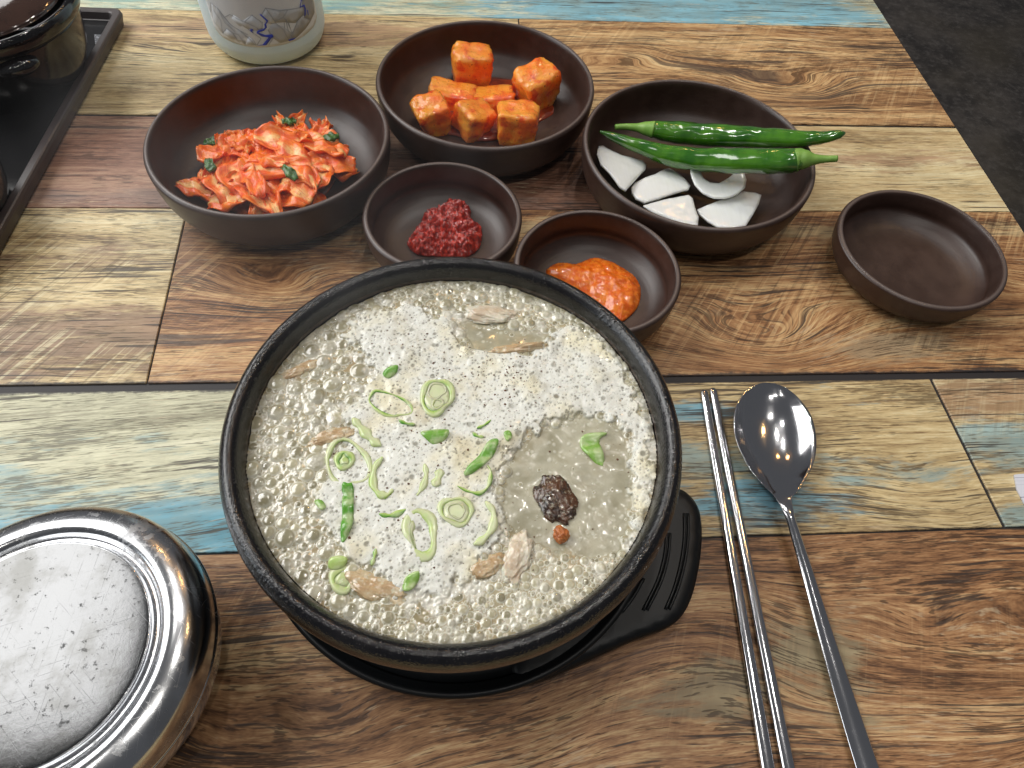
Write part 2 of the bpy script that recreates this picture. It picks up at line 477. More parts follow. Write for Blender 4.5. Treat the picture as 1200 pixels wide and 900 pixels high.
# ------------------------------------------------------------------ bowls
m = N('dark_brown_stoneware')
co = m.coords(); x, y, z = m.xyz(co)
r = m.math('SQRT', m.add(m.mul(x, x), m.mul(y, y)))
rings = m.noise(m.vec(m.mul(r, 420), m.mul(z, 500), 0.0), 1, 3, .6)
sp_ = m.noise(co, 900, 2, .6)
wear = m.noise(co, 70, 3, .6)
c = m.mix(m.ss(wear, .35, .7), (.034, .016, .011), (.050, .026, .019))
c = m.mix(m.ss(m.attr('rimwear'), .35, 1.0, 0, .75), c, (.14, .11, .10))
c = m.mix(m.ss(m.noise(co, 330, 3, .7), .68, .78, 0, .5), c, (.10, .08, .07))
m.P(Base_Color=c, Roughness=m.add(.33, m.mul(wear, .16)), Specular_IOR_Level=.62, Normal=m.bump(m.add(m.mul(rings, .7), m.mul(sp_, .35)), .22, .0006))
BOWL = m.m

def bowl_profile(R, Hh):
    k = R/.077
    t = .0042*(.8 + .2*k)
    out = [(0, .0012), (R*.52, .0012), (R*.56, .0), (R*.63, .0), (R*.68, .0012), (R*.80, Hh*.10), (R*.90, Hh*.26), (R*.965, Hh*.48), (R*.99, Hh*.70), (R*1.0, Hh*.90),
           (R*.999, Hh*.955), (R-.0009, Hh*.985), (R-.0020, Hh), (R-.0033, Hh*.99), (R-t, Hh*.95), (R-t-.0004, Hh*.88), (R-t-.0012, Hh*.66), (R*.91, Hh*.46), (R*.86, Hh*.34), (R*.79, Hh*.245),
           (R*.70, Hh*.180), (R*.60, Hh*.148), (R*.45, Hh*.130), (R*.25, Hh*.12), (0, Hh*.12)]
    return spline(out, 3)

def make_bowl(cx, cy_, R, Hh, label):
    pr = [(max(0, a), b) for a, b in bowl_profile(R, Hh)]
    pr[0] = (0, pr[0][1]); pr[-1] = (0, pr[-1][1])
    me = lathe('side_dish_bowl', pr, 112, .0015)
    co = np.empty(len(me.vertices)*3, np.float32); me.vertices.foreach_get('co', co); co = co.reshape(-1, 3)
    rr = np.hypot(co[:, 0], co[:, 1])
    attr(me, 'rimwear', np.clip(1-np.hypot(rr-(R-.002), co[:, 2]-Hh)/.0028, 0, 1))
    o = link('side_dish_bowl', me, BOWL, None, True, (cx, cy_, 0))
    o.rotation_euler[2] = RND.random()*6
    return tag(o, label, 'bowl', 'dark brown side dish bowls')

BK = (-.1214, .3779, .0767, .042); BRD = (.0206, .4469, .0784, .039); BV = (.1616, .3731, .0787, .039)
BE = (.2970, .2962, .0536, .025); BRP = (-.0102, .3167, .0492, .032); BO = (.0813, .2715, .0499, .032)
make_bowl(*BK, 'large dark brown bowl holding the shredded cabbage kimchi, left')
make_bowl(*BRD, 'large dark brown bowl holding orange radish cubes, farthest back')
make_bowl(*BV, 'large dark brown bowl holding green peppers and white onion')
make_bowl(*BE, 'small empty dark brown bowl near the right table edge')
make_bowl(*BRP, 'small dark brown bowl with the dark red chilli paste')
make_bowl(*BO, 'small dark brown bowl with the smooth orange paste')
def bowl_floor(b, x, y):
    """inner surface height of a bowl at table point"""
    r = np.hypot(np.asarray(x)-b[0], np.asarray(y)-b[1])/b[2]
    return b[3]*(.125 + np.interp(r, [0, .6, .7, .8, .86, .93, 1], [0, .02, .05, .12, .21, .42, .9]))

# ------------------------------------------------------------------ stone pot
def pot_material(name, gloss, var=.2, bmp=.45):
    m = N(name)
    co = m.coords(); x, y, z = m.xyz(co)
    n = m.noise(co, 800, 2, .7); n2 = m.noise(co, 60, 4, .6)
    c = m.mix(m.ss(n2, .35, .7), (.004, .004, .005), (.011, .010, .011))
    c = m.mix(m.ss(n, .62, .72, 0, .7), c, (.06, .055, .052))
    band = m.math('MULTIPLY', m.ss(z, .0695, .0705), m.ss(z, .0722, .0712))
    c = m.mix(m.mul(band, .6), c, (.10, .07, .055))
    m.P(Base_Color=c, Roughness=m.add(gloss, m.mul(n2, var)), Specular_IOR_Level=.65, Normal=m.bump(n, bmp, .0009))
    return m.m
POT = pot_material('black_stone_glaze', .10, .12, .34)
PC = (-.0028, .1359)
TZ = .009
pot_prof = [(0, .000), (.060, .000), (.068, .003), (.080, .024), (.086, .048), (.0875, .060), (.0873, .0625), (.0895, .0640), (.0922, .0665), (.0932, .0710), (.0928, .0755), (.0912, .0785), (.0890, .0798),
            (.0868, .0790), (.0850, .0765), (.0840, .072), (.0835, .066), (.080, .03), (.066, .012), (.04, .010), (0, .010)]
def make_pot(cx, cy_, z0, mat, label, lug_ang, scale=1.0):
    t = empty('stone_pot', (cx, cy_, z0), label, 'pot', 'black stone soup pots')
    pr = [(max(0, a*scale), b*scale) for a, b in spline(pot_prof, 4)]
    pr[0] = (0, pr[0][1]); pr[-1] = (0, pr[-1][1])
    link('pot_body', lathe('pot_body', pr, 160, .001), mat, t)
    for a in lug_ang:
        bm = bmesh.new(); bmesh.ops.create_uvsphere(bm, u_segments=28, v_segments=18, radius=1)
        for v in bm.verts: v.co = Vector((v.co.x*.011, v.co.y*.019, v.co.z*.0085))*scale
        me = bpy.data.meshes.new('lug'); bm.to_mesh(me); bm.free()
        o = link('lug', me, mat, t)
        o.location = (.0865*scale*math.cos(a), .0865*scale*math.sin(a), .053*scale); o.rotation_euler[2] = a
    return t
pot = make_pot(PC[0], PC[1], TZ, POT, 'large black stone pot of boiling soup in the centre of the table', (math.radians(171), math.radians(-9)))

# trivet
m = N('black_trivet_plastic')
n = m.noise(m.coords(), 300, 3, .6)
m.P(Base_Color=(.006, .007, .008, 1), Roughness=.40, Specular_IOR_Level=.32, Normal=m.bump(n, .15, .0004))
TRIV = m.m
TC = (-.0019, .1425)
tv = empty('pot_trivet', (TC[0], TC[1], 0), 'black plastic trivet with ribbed side handle under the stone pot', 'trivet')
pr = spline([(0, 0.0005), (.086, .0005), (.0925, .001), (.0965, .005), (.0985, .012), (.0978, .0138), (.0962, .0140), (.0945, .0122), (.0915, .0095), (.088, .0088), (0, .0088)], 3)
pr = [(max(0, a), b) for a, b in pr]; pr[0] = (0, pr[0][1]); pr[-1] = (0, pr[-1][1])
link('trivet_base', lathe('trivet_base', pr, 128), TRIV, tv)
hz = .0110
hpx = [(745, 600), (775, 572), (797, 571), (811, 580), (821, 597), (824, 625), (821, 660), (812, 698), (799, 722), (780, 735), (745, 748), (705, 766), (672, 781), (640, 795), (610, 800), (600, 770), (640, 720), (690, 660)]
hp = closed_spline([at(a, b, hz)[:2] for a, b in hpx], 5) - np.array(TC)
me = slab('handle', hp, .0035, lambda P, d: hz-.0022+.0022*np.sqrt(np.clip(d/.003, 0, 1)), lambda P, d: hz-.0075+0*d)
link('handle', me, TRIV, tv)
def off(P, o): return np.asarray(P)-np.array([o[0], o[1], 0])
for line in ([(804, 602), (804, 630), (800, 660), (792, 690), (782, 714)], [(783, 625), (781, 650), (773, 680), (756, 715)], [(752, 678), (741, 698), (727, 717)]):
    for dx in (-2.2, 2.2):
        p = spline([at(a+dx, b, hz+.0001) for a, b in line], 5)
        link('ridge', tube('ridge', off(p, TC), .0008, 8), TRIV, tv)

# ------------------------------------------------------------------ soup
SZ = .0785; SR = .0838
def sp2(px, py): return at(px, py, SZ)[:2]
foam_px = [(455, 362), (478, 356), (505, 372), (528, 377), (536, 395), (548, 412), (590, 416), (628, 412), (650, 392), (668, 384), (700, 400), (722, 428), (738, 449), (757, 500), (764, 545), (760, 590), (745, 640), (738, 640), (744, 600),
           (742, 560), (739, 520), (724, 497), (700, 487), (670, 484), (640, 496), (614, 512), (597, 532), (584, 560), (582, 590), (588, 620), (574, 648), (555, 672), (530, 688), (500, 697), (470, 684), (435, 668), (405, 650), (385, 610), (372, 580),
           (392, 545), (408, 510), (400, 490), (395, 478), (420, 462), (440, 440), (425, 415), (405, 392), (425, 372)]
pool_px = [(597, 532), (614, 512), (640, 496), (680, 482), (705, 484), (738, 505), (746, 560), (742, 610), (725, 650), (690, 660), (655, 650), (625, 640), (600, 625), (585, 600), (584, 560)]
pool2_px = [(534, 385), (545, 372), (580, 378), (620, 385), (650, 390), (630, 408), (590, 414), (552, 410)]
FOAM = closed_spline([sp2(*p) for p in foam_px], 2); POOL = closed_spline([sp2(*p) for p in pool_px], 2); POOL2 = np.array([sp2(*p) for p in pool2_px])
st = .00034
GN = int(2*SR/st)+1
gx = np.linspace(-SR, SR, GN) + PC[0]; gy = np.linspace(-SR, SR, GN) + PC[1]
X, Y = np.meshgrid(gx, gy)
st = gx[1]-gx[0]
RR = np.hypot(X-PC[0], Y-PC[1])
# coarse evaluation of polygon distances, then upsample
q = 4
Pc = np.c_[X[::q, ::q].ravel(), Y[::q, ::q].ravel()]
def up(poly):
    D = poly_dist(Pc, poly).reshape(X[::q, ::q].shape)
    xi = np.clip((np.arange(GN))/q, 0, D.shape[0]-1.001); i0 = xi.astype(int); f = xi-i0
    i1 = np.minimum(i0+1, D.shape[0]-1)
    A = D[i0]*(1-f)[:, None]+D[i1]*f[:, None]
    return A[:, i0]*(1-f)[None]+A[:, i1]*f[None]
wob = (fbm(X*260, Y*260, 3, 4)-.5)*.011
Df = up(FOAM)+wob; Dp = np.maximum(up(POOL), up(POOL2))+wob*.6
foam = np.clip(Df/.0022+.4, 0, 1); foam = foam*foam*(3-2*foam)
pool = np.clip(Dp/.003+.3, 0, 1)
edge = SR-RR
Z = (fbm(X*55, Y*55, 8, 3)-.5)*.0022 + (fbm(X*300, Y*300, 9, 3)-.5)*.0007
Z -= pool*(fbm(X*300, Y*300, 9, 3)-.5)*.0006
Z += foam*(.0012+ (fbm(X*120, Y*120, 4, 3)-.5)*.0016)
Z -= pool*.0006
film = np.zeros_like(X); pit = np.zeros_like(X); brt = np.zeros_like(X)
# packed bubbles over the broth
bub = []
bx = np.zeros(6000); by = np.zeros(6000); br = np.zeros(6000); nb = 0
def sample(A, x, y):
    i = np.clip(int(round((y-gy[0])/st)), 0, GN-1); j = np.clip(int(round((x-gx[0])/st)), 0, GN-1); return A[i, j]
for tries in range(26000):
    if nb >= 5200: break
    a = RND.random()*2*math.pi; rad = math.sqrt(RND.random())*(SR-.0008)
    if tries % 5 == 0: rad = SR-.0012-abs(RND.gauss(0, 1))*.003
    x = PC[0]+rad*math.cos(a); y = PC[1]+rad*math.sin(a)
    fo = sample(foam, x, y); po = sample(pool, x, y)
    if fo > .55 and (SR-rad) > .004: continue
    if po > .5 and RND.random() > .025: continue
    big = 1.30 if x < PC[0]-.035 else (.78 if y < PC[1]+.01 else .95)
    ph = tries/26000
    rr = (.0021*(1-ph)**2.0+.00040)*big*RND.uniform(.45, 1.3)*(1.0 if po < .5 else .45)
    if nb:
        dd = np.hypot(bx[:nb]-x, by[:nb]-y)
        if (dd < (br[:nb]+rr)*.86).any(): continue
    bx[nb], by[nb], br[nb] = x, y, rr; nb += 1
def stamp(x, y, r, fn):
    j0 = max(0, int((x-r-gx[0])/st)); j1 = min(GN, int((x+r-gx[0])/st)+2)
    i0 = max(0, int((y-r-gy[0])/st)); i1 = min(GN, int((y+r-gy[0])/st)+2)
    if j1 <= j0 or i1 <= i0: return
    sl = (slice(i0, i1), slice(j0, j1))
    d = np.hypot(X[sl]-x, Y[sl]-y)/r
    fn(sl, d)
base = Z.copy()
H2 = np.full_like(Z, -1.0)
for k in range(nb):
    r = br[k]; zc = sample(base, bx[k], by[k]); rv = RND.random()
    def f(sl, d):
        h = zc-r*.05+np.sqrt(np.maximum(1-d*d, 0))*r*.36
        h = np.where(d < 1, h, -1)
        w = h > H2[sl]
        w &= h > Z[sl]
        H2[sl] = np.where(w, h, H2[sl]); film[sl] = np.where(w, np.clip(1-d, 0, 1)*.999+.001, film[sl]); brt[sl] = np.where(w, rv, brt[sl])
    stamp(bx[k], by[k], r*1.0, f)
Z = np.maximum(Z, H2)
nof = 1-foam
# foam bubbles: small pits where the film is thin, a few larger ones
def pits(N_, rmin, rmax, pw, depth):
    for _ in range(N_):
        x = PC[0]+RND.uniform(-SR, SR); y = PC[1]+RND.uniform(-SR, SR)
        if math.hypot(x-PC[0], y-PC[1]) > SR-.001: continue
        fo = sample(foam, x, y)
        if fo < .25: continue
        r = rmin+(rmax-rmin)*RND.random()**pw; s_ = RND.uniform(.5, 1)
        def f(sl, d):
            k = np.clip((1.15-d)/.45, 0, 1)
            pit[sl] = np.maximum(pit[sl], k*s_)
            Z[sl] -= np.clip(1-d*d, 0, 1)*r*depth
        stamp(x, y, r*1.25, f)
pits(13000, .00016, .00050, 3.2, .6)
pits(300, .0005, .0012, 2.6, .25)
foamline = np.clip(1-edge/.003, 0, 1)
# grains of rice powder in the clear broth
grain = np.zeros_like(X)
for _ in range(900):
    a = RND.random()*2*math.pi; rad = math.sqrt(RND.random())*SR*.98
    x = PC[0]+rad*math.cos(a); y = PC[1]+rad*math.sin(a)
    if sample(foam, x, y) > .3: continue
    r = RND.uniform(.0003, .0008)
    def f(sl, d):
        k = np.clip((1.1-d)/.6, 0, 1); grain[sl] = np.maximum(grain[sl], k); Z[sl] += k*r*.10
    stamp(x, y, r*1.2, f)
# clumps of rough micro foam among the bubbles
mf = np.clip((fbm(X*230, Y*230, 21, 4)-.46)*6, 0, 1)*nof*(1-pool)*(.35+.65*np.clip(1+Df/.012, 0, 1))
Z += mf*(fbm(X*1100, Y*1100, 22, 2)-.4)*.0009
idx = -np.ones((GN, GN), int); inside = RR < SR
idx[inside] = np.arange(inside.sum())
V = np.c_[X[inside], Y[inside], Z[inside]]
V[:, 0] -= PC[0]; V[:, 1] -= PC[1]
A = idx[:-1, :-1]; B = idx[:-1, 1:]; C_ = idx[1:, 1:]; D = idx[1:, :-1]
ok = (A >= 0) & (B >= 0) & (C_ >= 0) & (D >= 0)
Q = np.c_[A[ok], B[ok], C_[ok], D[ok]]
fm = foam[inside][Q].mean(1)

m = N('soup_surface')
co = m.coords()
fo = m.attr('foam'); fi = m.attr('film'); pt = m.attr('pit'); gr = m.attr('grain'); mfa = m.attr('micro'); bv = m.attr('bv'); pl = m.attr('pool')
nbig = m.noise(co, 34, 3, .6); nmid = m.noise(co, 120, 4, .6); nf = m.noise(co, 900, 3, .7)
broth = m.mix(m.ss(nbig, .35, .65), (.30, .255, .145), (.46, .41, .27))
broth = m.mix(m.ss(m.noise(co, 48, 3, .6), .52, .68, 0, .55), broth, (.42, .30, .15))
broth = m.mix(m.mul(pl, .7), broth, m.mix(m.ss(nmid, .3, .7), (.29, .285, .205), (.42, .405, .30)))
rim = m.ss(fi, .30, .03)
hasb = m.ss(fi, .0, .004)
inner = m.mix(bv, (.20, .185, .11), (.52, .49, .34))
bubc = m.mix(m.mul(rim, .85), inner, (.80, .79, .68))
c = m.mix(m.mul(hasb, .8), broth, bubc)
c = m.mix(m.mul(mfa, .75), c, (.84, .83, .76))
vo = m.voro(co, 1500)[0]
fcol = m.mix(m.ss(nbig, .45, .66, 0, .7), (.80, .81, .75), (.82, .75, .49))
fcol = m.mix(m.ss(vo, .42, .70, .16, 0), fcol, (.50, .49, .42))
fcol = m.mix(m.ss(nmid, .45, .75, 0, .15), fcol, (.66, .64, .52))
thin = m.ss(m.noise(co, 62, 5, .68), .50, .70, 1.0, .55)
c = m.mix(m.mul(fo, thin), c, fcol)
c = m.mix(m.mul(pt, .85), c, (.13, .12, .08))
c = m.mix(m.mul(gr, .5), c, (.70, .69, .58))
rg = m.add(m.add(.10, m.mul(fo, .32)), m.mul(pl, .14))
bmp = m.bump(m.mul(m.add(m.mul(vo, .5), m.mul(nf, .5)), m.math('SUBTRACT', 1.0, m.mul(pl, .85))), .13, .0004)
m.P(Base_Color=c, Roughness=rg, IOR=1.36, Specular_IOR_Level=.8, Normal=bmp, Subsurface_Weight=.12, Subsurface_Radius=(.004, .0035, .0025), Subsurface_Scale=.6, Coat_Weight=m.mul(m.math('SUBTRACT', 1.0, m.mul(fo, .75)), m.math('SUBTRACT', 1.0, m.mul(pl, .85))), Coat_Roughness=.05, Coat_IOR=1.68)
SOUP = m.m
soup = empty('soup', (PC[0], PC[1], SZ), 'boiling milky pork soup with white foam and bubbles filling the stone pot', 'soup')
def sub(name, sel, kind=None):
    used = np.unique(Q[sel]); mp = -np.ones(len(V), int); mp[used] = np.arange(len(used))
    me = mesh_np(name, V[used], mp[Q[sel]])
    for nm, arr in (('foam', foam), ('film', film), ('pit', pit), ('grain', grain), ('micro', mf), ('bv', brt), ('pool', pool)):
        attr(me, nm, arr[inside][used])
    o = link(name, me, SOUP, soup)
    if kind: o['kind'] = kind
    return o
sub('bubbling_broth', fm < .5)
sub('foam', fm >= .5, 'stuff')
def soup_z(x, y): return SZ+float(sample(Z, x, y))

# ground pepper on the foam
m = N('ground_pepper')
m.P(Base_Color=m.mix(m.noise(m.coords('Object'), 400, 1), (.05, .02, .010), (.22, .09, .03)), Roughness=.6)
PEP = m.m
Vv = []; Ff = []
def speck(x, y, z, r):
    b = len(Vv)
    for i in range(5):
        a = i*2*math.pi/5+RND.random(); k = r*RND.uniform(.6, 1.3)
        Vv.append((x+k*math.cos(a), y+k*math.sin(a), z))
    Vv.append((x, y, z+r*.8))
    for i in range(5): Ff.append((b+i, b+(i+1) % 5, b+5))
clusters = [(600, 448, 38, 90), (540, 430, 40, 40), (465, 395, 30, 30), (500, 520, 50, 40), (600, 480, 45, 30), (450, 600, 50, 30), (700, 540, 50, 16), (620, 630, 50, 18), (395, 560, 40, 14), (520, 480, 90, 60), (520, 640, 60, 30)]
for (cx_, cy_, s_, k) in clusters:
    for _ in range(k):
        x, y = sp2(RND.gauss(cx_, s_*.55), RND.gauss(cy_, s_*.5))
        if math.hypot(x-PC[0], y-PC[1]) > SR-.004: continue
        speck(x-PC[0], y-PC[1], soup_z(x, y)-SZ+.00008, .00018+.00042*RND.random()**2.4)
me = bpy.data.meshes.new('ground_pepper'); me.from_pydata(Vv, [], Ff); me.update()
o = link('ground_pepper', me, PEP, soup, False); o['kind'] = 'stuff'

# meat and other lumps poking out of the broth
def food_mat(name, c0, c1, c2=None, rough=.25, scale=90, sss=.15, bumpd=.0008, coat=.3, streak=None):
    m = N(name); co = m.coords()
    n = m.noise(co, scale, 5, .65)
    c = m.mix(m.ss(n, .35, .65), c0, c1)
    if c2: c = m.mix(m.ss(m.noise(co, scale*2.6, 4, .7), .52, .68), c, c2)
    if streak:
        x, y, z = m.xyz(co)
        c = m.mix(m.ss(m.noise(m.vec(m.mul(x, 900), m.mul(y, 60), z), 1, 3), .5, .7, 0, .5), c, streak)
    m.P(Base_Color=c, Roughness=rough, Specular_IOR_Level=.5, Subsurface_Weight=sss, Subsurface_Radius=(.006, .003, .0015), Subsurface_Scale=.5, Coat_Weight=coat, Coat_Roughness=.08,
        Normal=m.bump(m.add(n, m.mul(m.noise(co, scale*4, 3), .5)), .5, bumpd))
    return m.m
MEAT = food_mat('boiled_pork', (.48, .33, .18), (.58, .46, .29), (.66, .60, .45), scale=120, streak=(.42, .27, .13), rough=.18, coat=.7, bumpd=.0004, sss=.3)
DARK = food_mat('dark_sausage', (.022, .013, .010), (.11, .045, .02), (.36, .33, .25), scale=210, coat=.8, rough=.2, bumpd=.0008)
CRUMB = food_mat('orange_crumb', (.35, .09, .02), (.60, .20, .05), scale=180, coat=.6)
FAT = food_mat('pork_fat', (.58, .46, .33), (.70, .66, .54), scale=110, rough=.18, coat=.7, bumpd=.0004, sss=.3)
def lump(name, px, sx, sy_, sz, ang, mat, label, cat, group=None, dz=0.0, seed=0):
    x, y = sp2(*px)
    bm = bmesh.new(); bmesh.ops.create_icosphere(bm, subdivisions=5, radius=1)
    from mathutils import noise
    for v in bm.verts:
        nn = noise.fractal(v.co*1.3+Vector((seed, 0, 0)), .8, 2.2, 4)
        n3 = noise.fractal(v.co*5+Vector((0, seed, 0)), .8, 2.2, 3)
        k = 1+.30*nn+.04*n3
        v.co = Vector((v.co.x*sx*k, v.co.y*sy_*k, v.co.z*sz*k))
    me = bpy.data.meshes.new(name); bm.to_mesh(me); bm.free()
    o = link(name, me, mat, None, True, (x, y, SZ+dz)); o.rotation_euler[2] = ang
    return tag(o, label, cat, group)
G = 'pork pieces in the soup'
lump('pork_piece', (350, 436), .009, .0035, .0022, .5, MEAT, 'tan sliver of pork among bubbles at the upper left pot wall', 'meat', G, -.0002, 1)
lump('pork_piece', (388, 513), .010, .0035, .0022, .35, MEAT, 'tan pork strip at the left foam edge beside the open scallion ring', 'meat', G, -.0002, 2)
lump('pork_piece', (443, 690), .013, .0050, .0021, -.35, MEAT, 'long beige pork strip at the lower edge of the foam', 'meat', G, -.0002, 3)
lump('pork_piece', (606, 655), .010, .0050, .0021, 1.2, FAT, 'pale fatty pork piece below the dark sausage slice', 'meat', G, -.0002, 4)
lump('pork_piece', (570, 664), .008, .0040, .0020, .4, MEAT, 'small tan pork piece right of the large scallion ring, near the bottom foam edge', 'meat', G, -.0004, 5)
lump('pork_piece', (575, 368), .012, .0050, .0020, -.1, FAT, 'pinkish pork piece at the top of the soup beside a broth pool', 'meat', G, -.0002, 6)
lump('pork_piece', (612, 409), .014, .0028, .0030, .15, MEAT, 'thin brown pork edge between the broth pool and the foam', 'meat', G, -.0002, 7)
lump('sausage_slice', (651, 584), .0072, .0100, .0024, .25, DARK, 'dark brown blood sausage slice showing through the clear broth', 'sausage', None, -.0004, 8)
lump('sausage_crumb', (657, 627), .0028, .0032, .003, .25, CRUMB, 'tiny orange brown crumb just below the dark sausage slice', 'crumb', None, .001, 9)

# scallions
m = N('scallion_green')
n = m.noise(m.coords(), 200, 3); gatt = m.attr('g')
c = m.ramp(gatt, [(.0, (.72, .77, .50)), (.40, (.44, .60, .16)), (1.0, (.060, .30, .012))])
c = m.mix(m.ss(n, .4, .65, 0, .6), c, (.60, .66, .40))
m.P(Base_Color=c, Roughness=.25, Subsurface_Weight=.4, Subsurface_Radius=(.003, .005, .002), Subsurface_Scale=.6, Coat_Weight=.6)
SCAL = m.m
def ribbon(path, w, h, g, closed=False):
    """upright strip of leaf along a path of points (n,3): thickness w, height h"""
    path = np.asarray(path, float); k = len(path)
    T = (np.roll(path, -1, 0)-np.roll(path, 1, 0)) if closed else np.gradient(path, axis=0)
    Nn = np.c_[-T[:, 1], T[:, 0]]; Nn /= np.linalg.norm(Nn, axis=1)[:, None]+1e-9
    V_ = []; F_ = []
    prof = [(-.5, 0), (-.5, .75), (-.2, 1), (.2, 1), (.5, .75), (.5, 0)]
    for i in range(k):
        tp = 1 if closed else min(1, .35+3*min(i, k-1-i)/k)
        tp *= 1+.35*math.sin(i*.7+k) if k > 8 else 1
        for (a, b) in prof: V_.append((path[i, 0]+Nn[i, 0]*a*w*tp, path[i, 1]+Nn[i, 1]*a*w*tp, path[i, 2]+b*h-.3*h))
    P_ = len(prof)
    for i in range(k if closed else k-1):
        j = (i+1) % k
        for a in range(P_):
            b = (a+1) % P_; F_.append((i*P_+a, j*P_+a, j*P_+b, i*P_+b))
    if not closed:
        F_.append(tuple(range(P_))); F_.append(tuple((k-1)*P_+a for a in reversed(range(P_))))
    return V_, F_
def merge(parts):
    V_ = []; F_ = []; Gv = []
    for (v, f, g) in parts:
        b = len(V_); V_ += v; F_ += [tuple(i+b for i in t) for t in f]; Gv += (list(g) if hasattr(g, '__len__') else [g]*len(v))
    return V_, F_, Gv
def scallion(px, parts, label, dz=-.00015):
    """parts: list of (kind, pixel points, width px, green)"""
    x0, y0 = sp2(*px); z0 = soup_z(x0, y0)
    out = []
    for prt in parts:
        kind, pts, w, g = prt[:4]; w = w*.00046
        if kind == 'ring':
            cx_, cy_, rx, ry, rot = pts
            P_ = []
            for i in range(28):
                a = i*2*math.pi/28; k = 1+.09*math.sin(2*a+px[0])+.07*math.sin(3*a+px[1])+.03*math.sin(5*a+px[0]*2)
                u, v = rx*k*math.cos(a), ry*k*math.sin(a)
                x, y = sp2(cx_+u*math.cos(rot)-v*math.sin(rot), cy_+u*math.sin(rot)+v*math.cos(rot))
                P_.append((x-x0, y-y0, dz))
            v, f = ribbon(P_, w, .0012, g, True); g = [min(1, g*q_) for q_ in (1.9, 1.9, 1.0, .45, .3, .3)]*len(P_)
        elif kind == 'arc':
            P_ = spline([sp2(*p) for p in pts], 6); P_ = np.c_[P_-np.array([x0, y0]), np.full(len(P_), dz)]
            v, f = ribbon(P_, w, .0012, g); g = [min(1, g*q_) for q_ in (1.6, 1.6, 1.0, .5, .4, .4)]*len(P_)
        elif kind == 'leaf':       # flat leaf fragment, outline in pixels, gently arched
            P_ = closed_spline([sp2(*p) for p in pts], 3)-np.array([x0, y0])
            mw = max(poly_dist(P_, P_).max(), .001)
            me_ = slab('t', P_, .0009, lambda q_, d: dz+.0009+np.sqrt(np.clip(d, 0, .004))*.008+q_[:, 0]*.05+.0007*np.sin(q_[:, 1]*700+px[0]), lambda q_, d: dz-.0006+q_[:, 0]*.05)
            v = [tuple(a.co) for a in me_.vertices]; f = [tuple(a.vertices) for a in me_.polygons]
        elif kind == 'disc':
            cx_, cy_, rx, ry, rot = pts
            P_ = []
            for i in range(24):
                a = i*2*math.pi/24
                u, v = rx*math.cos(a), ry*math.sin(a)
                x, y = sp2(cx_+u*math.cos(rot)-v*math.sin(rot), cy_+u*math.sin(rot)+v*math.cos(rot)); P_.append((x-x0, y-y0))
            me_ = slab('t', P_, .0016, lambda q_, d: dz+.0006+0*d, lambda q_, d: dz-.002+0*d)
            v = [tuple(a.co) for a in me_.vertices]; f = [tuple(a.vertices) for a in me_.polygons]
        out.append((v, f, g))
    V_, F_, Gv = merge(out)
    me = bpy.data.meshes.new('scallion_slice'); me.from_pydata([tuple(map(float, v)) for v in V_], [], F_); me.update()
    attr(me, 'g', Gv)
    bm = bmesh.new(); bm.from_mesh(me); bmesh.ops.recalc_face_normals(bm, faces=bm.faces); bm.to_mesh(me); bm.free()
    o = link('scallion_slice', me, SCAL, None, True, (x0, y0, z0))
    return tag(o, label, 'scallion', 'scallion slices floating on the soup')
scallion((512, 467), [('ring', (512, 467, 17, 19, 0), 5, .42), ('disc', (512, 467, 15, 17, 0), 0, .06), ('ring', (512, 461, 10, 8.5, 0), 2, .2), ('ring', (513, 476, 6, 5, 0), 3, .35)], 'pale green closed scallion slice with two inner rings, on the foam near the pepper specks')
scallion((456, 474), [('ring', (457, 475, 27, 12, .42), 2.6, .62)], 'thin dark green scallion loop stretched long, left of the closed scallion slice')
scallion((459, 438), [('leaf', [(449, 440), (458, 433), (467, 432), (464, 440), (455, 445)], 0, .85)], 'tiny bright green scallion chip near the top left of the foam')
scallion((510, 514), [('leaf', [(493, 509), (510, 506), (526, 507), (522, 518), (508, 523), (500, 517)], 0, .8)], 'green half moon scallion chip just below the closed scallion slice')
scallion((477, 498), [('arc', [(468, 495), (477, 499), (487, 500)], 3, .9)], 'short dark green scallion sliver at the lower end of the thin loop')
scallion((567, 499), [('arc', [(559, 503), (567, 500), (575, 494)], 2.4, .65)], 'thin green scallion sliver right of the half moon chip, upper of two')
scallion((561, 512), [('arc', [(554, 509), (560, 513), (567, 514)], 3, .75)], 'thin green scallion sliver right of the half moon chip, lower of two')
scallion((408, 542), [('ring', (408, 544, 27, 24, .3), 4, .16)], 'large open pale scallion ring at the left side of the foam')
scallion((404, 541), [('ring', (404, 541, 8, 9, 0), 5.5, .75), ('disc', (404, 541, 6, 7, 0), 0, .35)], 'small green scallion ring sitting inside the large open pale ring')
scallion((430, 508), [('arc', [(414, 492), (421, 500), (430, 510), (438, 518), (447, 524)], 8, .22)], 'pale diagonal scallion strip above the large open ring')
scallion((447, 562), [('arc', [(449, 538), (440, 550), (438, 568), (444, 580), (454, 582), (461, 576)], 6, .30)], 'pale curled scallion piece right of the large open ring')
scallion((408, 602), [('leaf', [(402, 571), (409, 570), (415, 573), (415, 610), (411, 624), (404, 637), (400, 632), (402, 600)], 0, .92)], 'upright dark green scallion strip at the left, below the large open ring')
scallion((564, 537), [('leaf', [(581, 517), (584, 522), (577, 538), (563, 551), (550, 559), (543, 558), (552, 546), (565, 532), (573, 520)], 0, .85)], 'long bright green scallion strip lying diagonally beside the clear broth')
scallion((562, 566), [('arc', [(536, 572), (549, 578), (562, 580), (572, 572), (575, 556), (571, 548)], 3, .6)], 'curved thin scallion rim just below the long bright green strip')
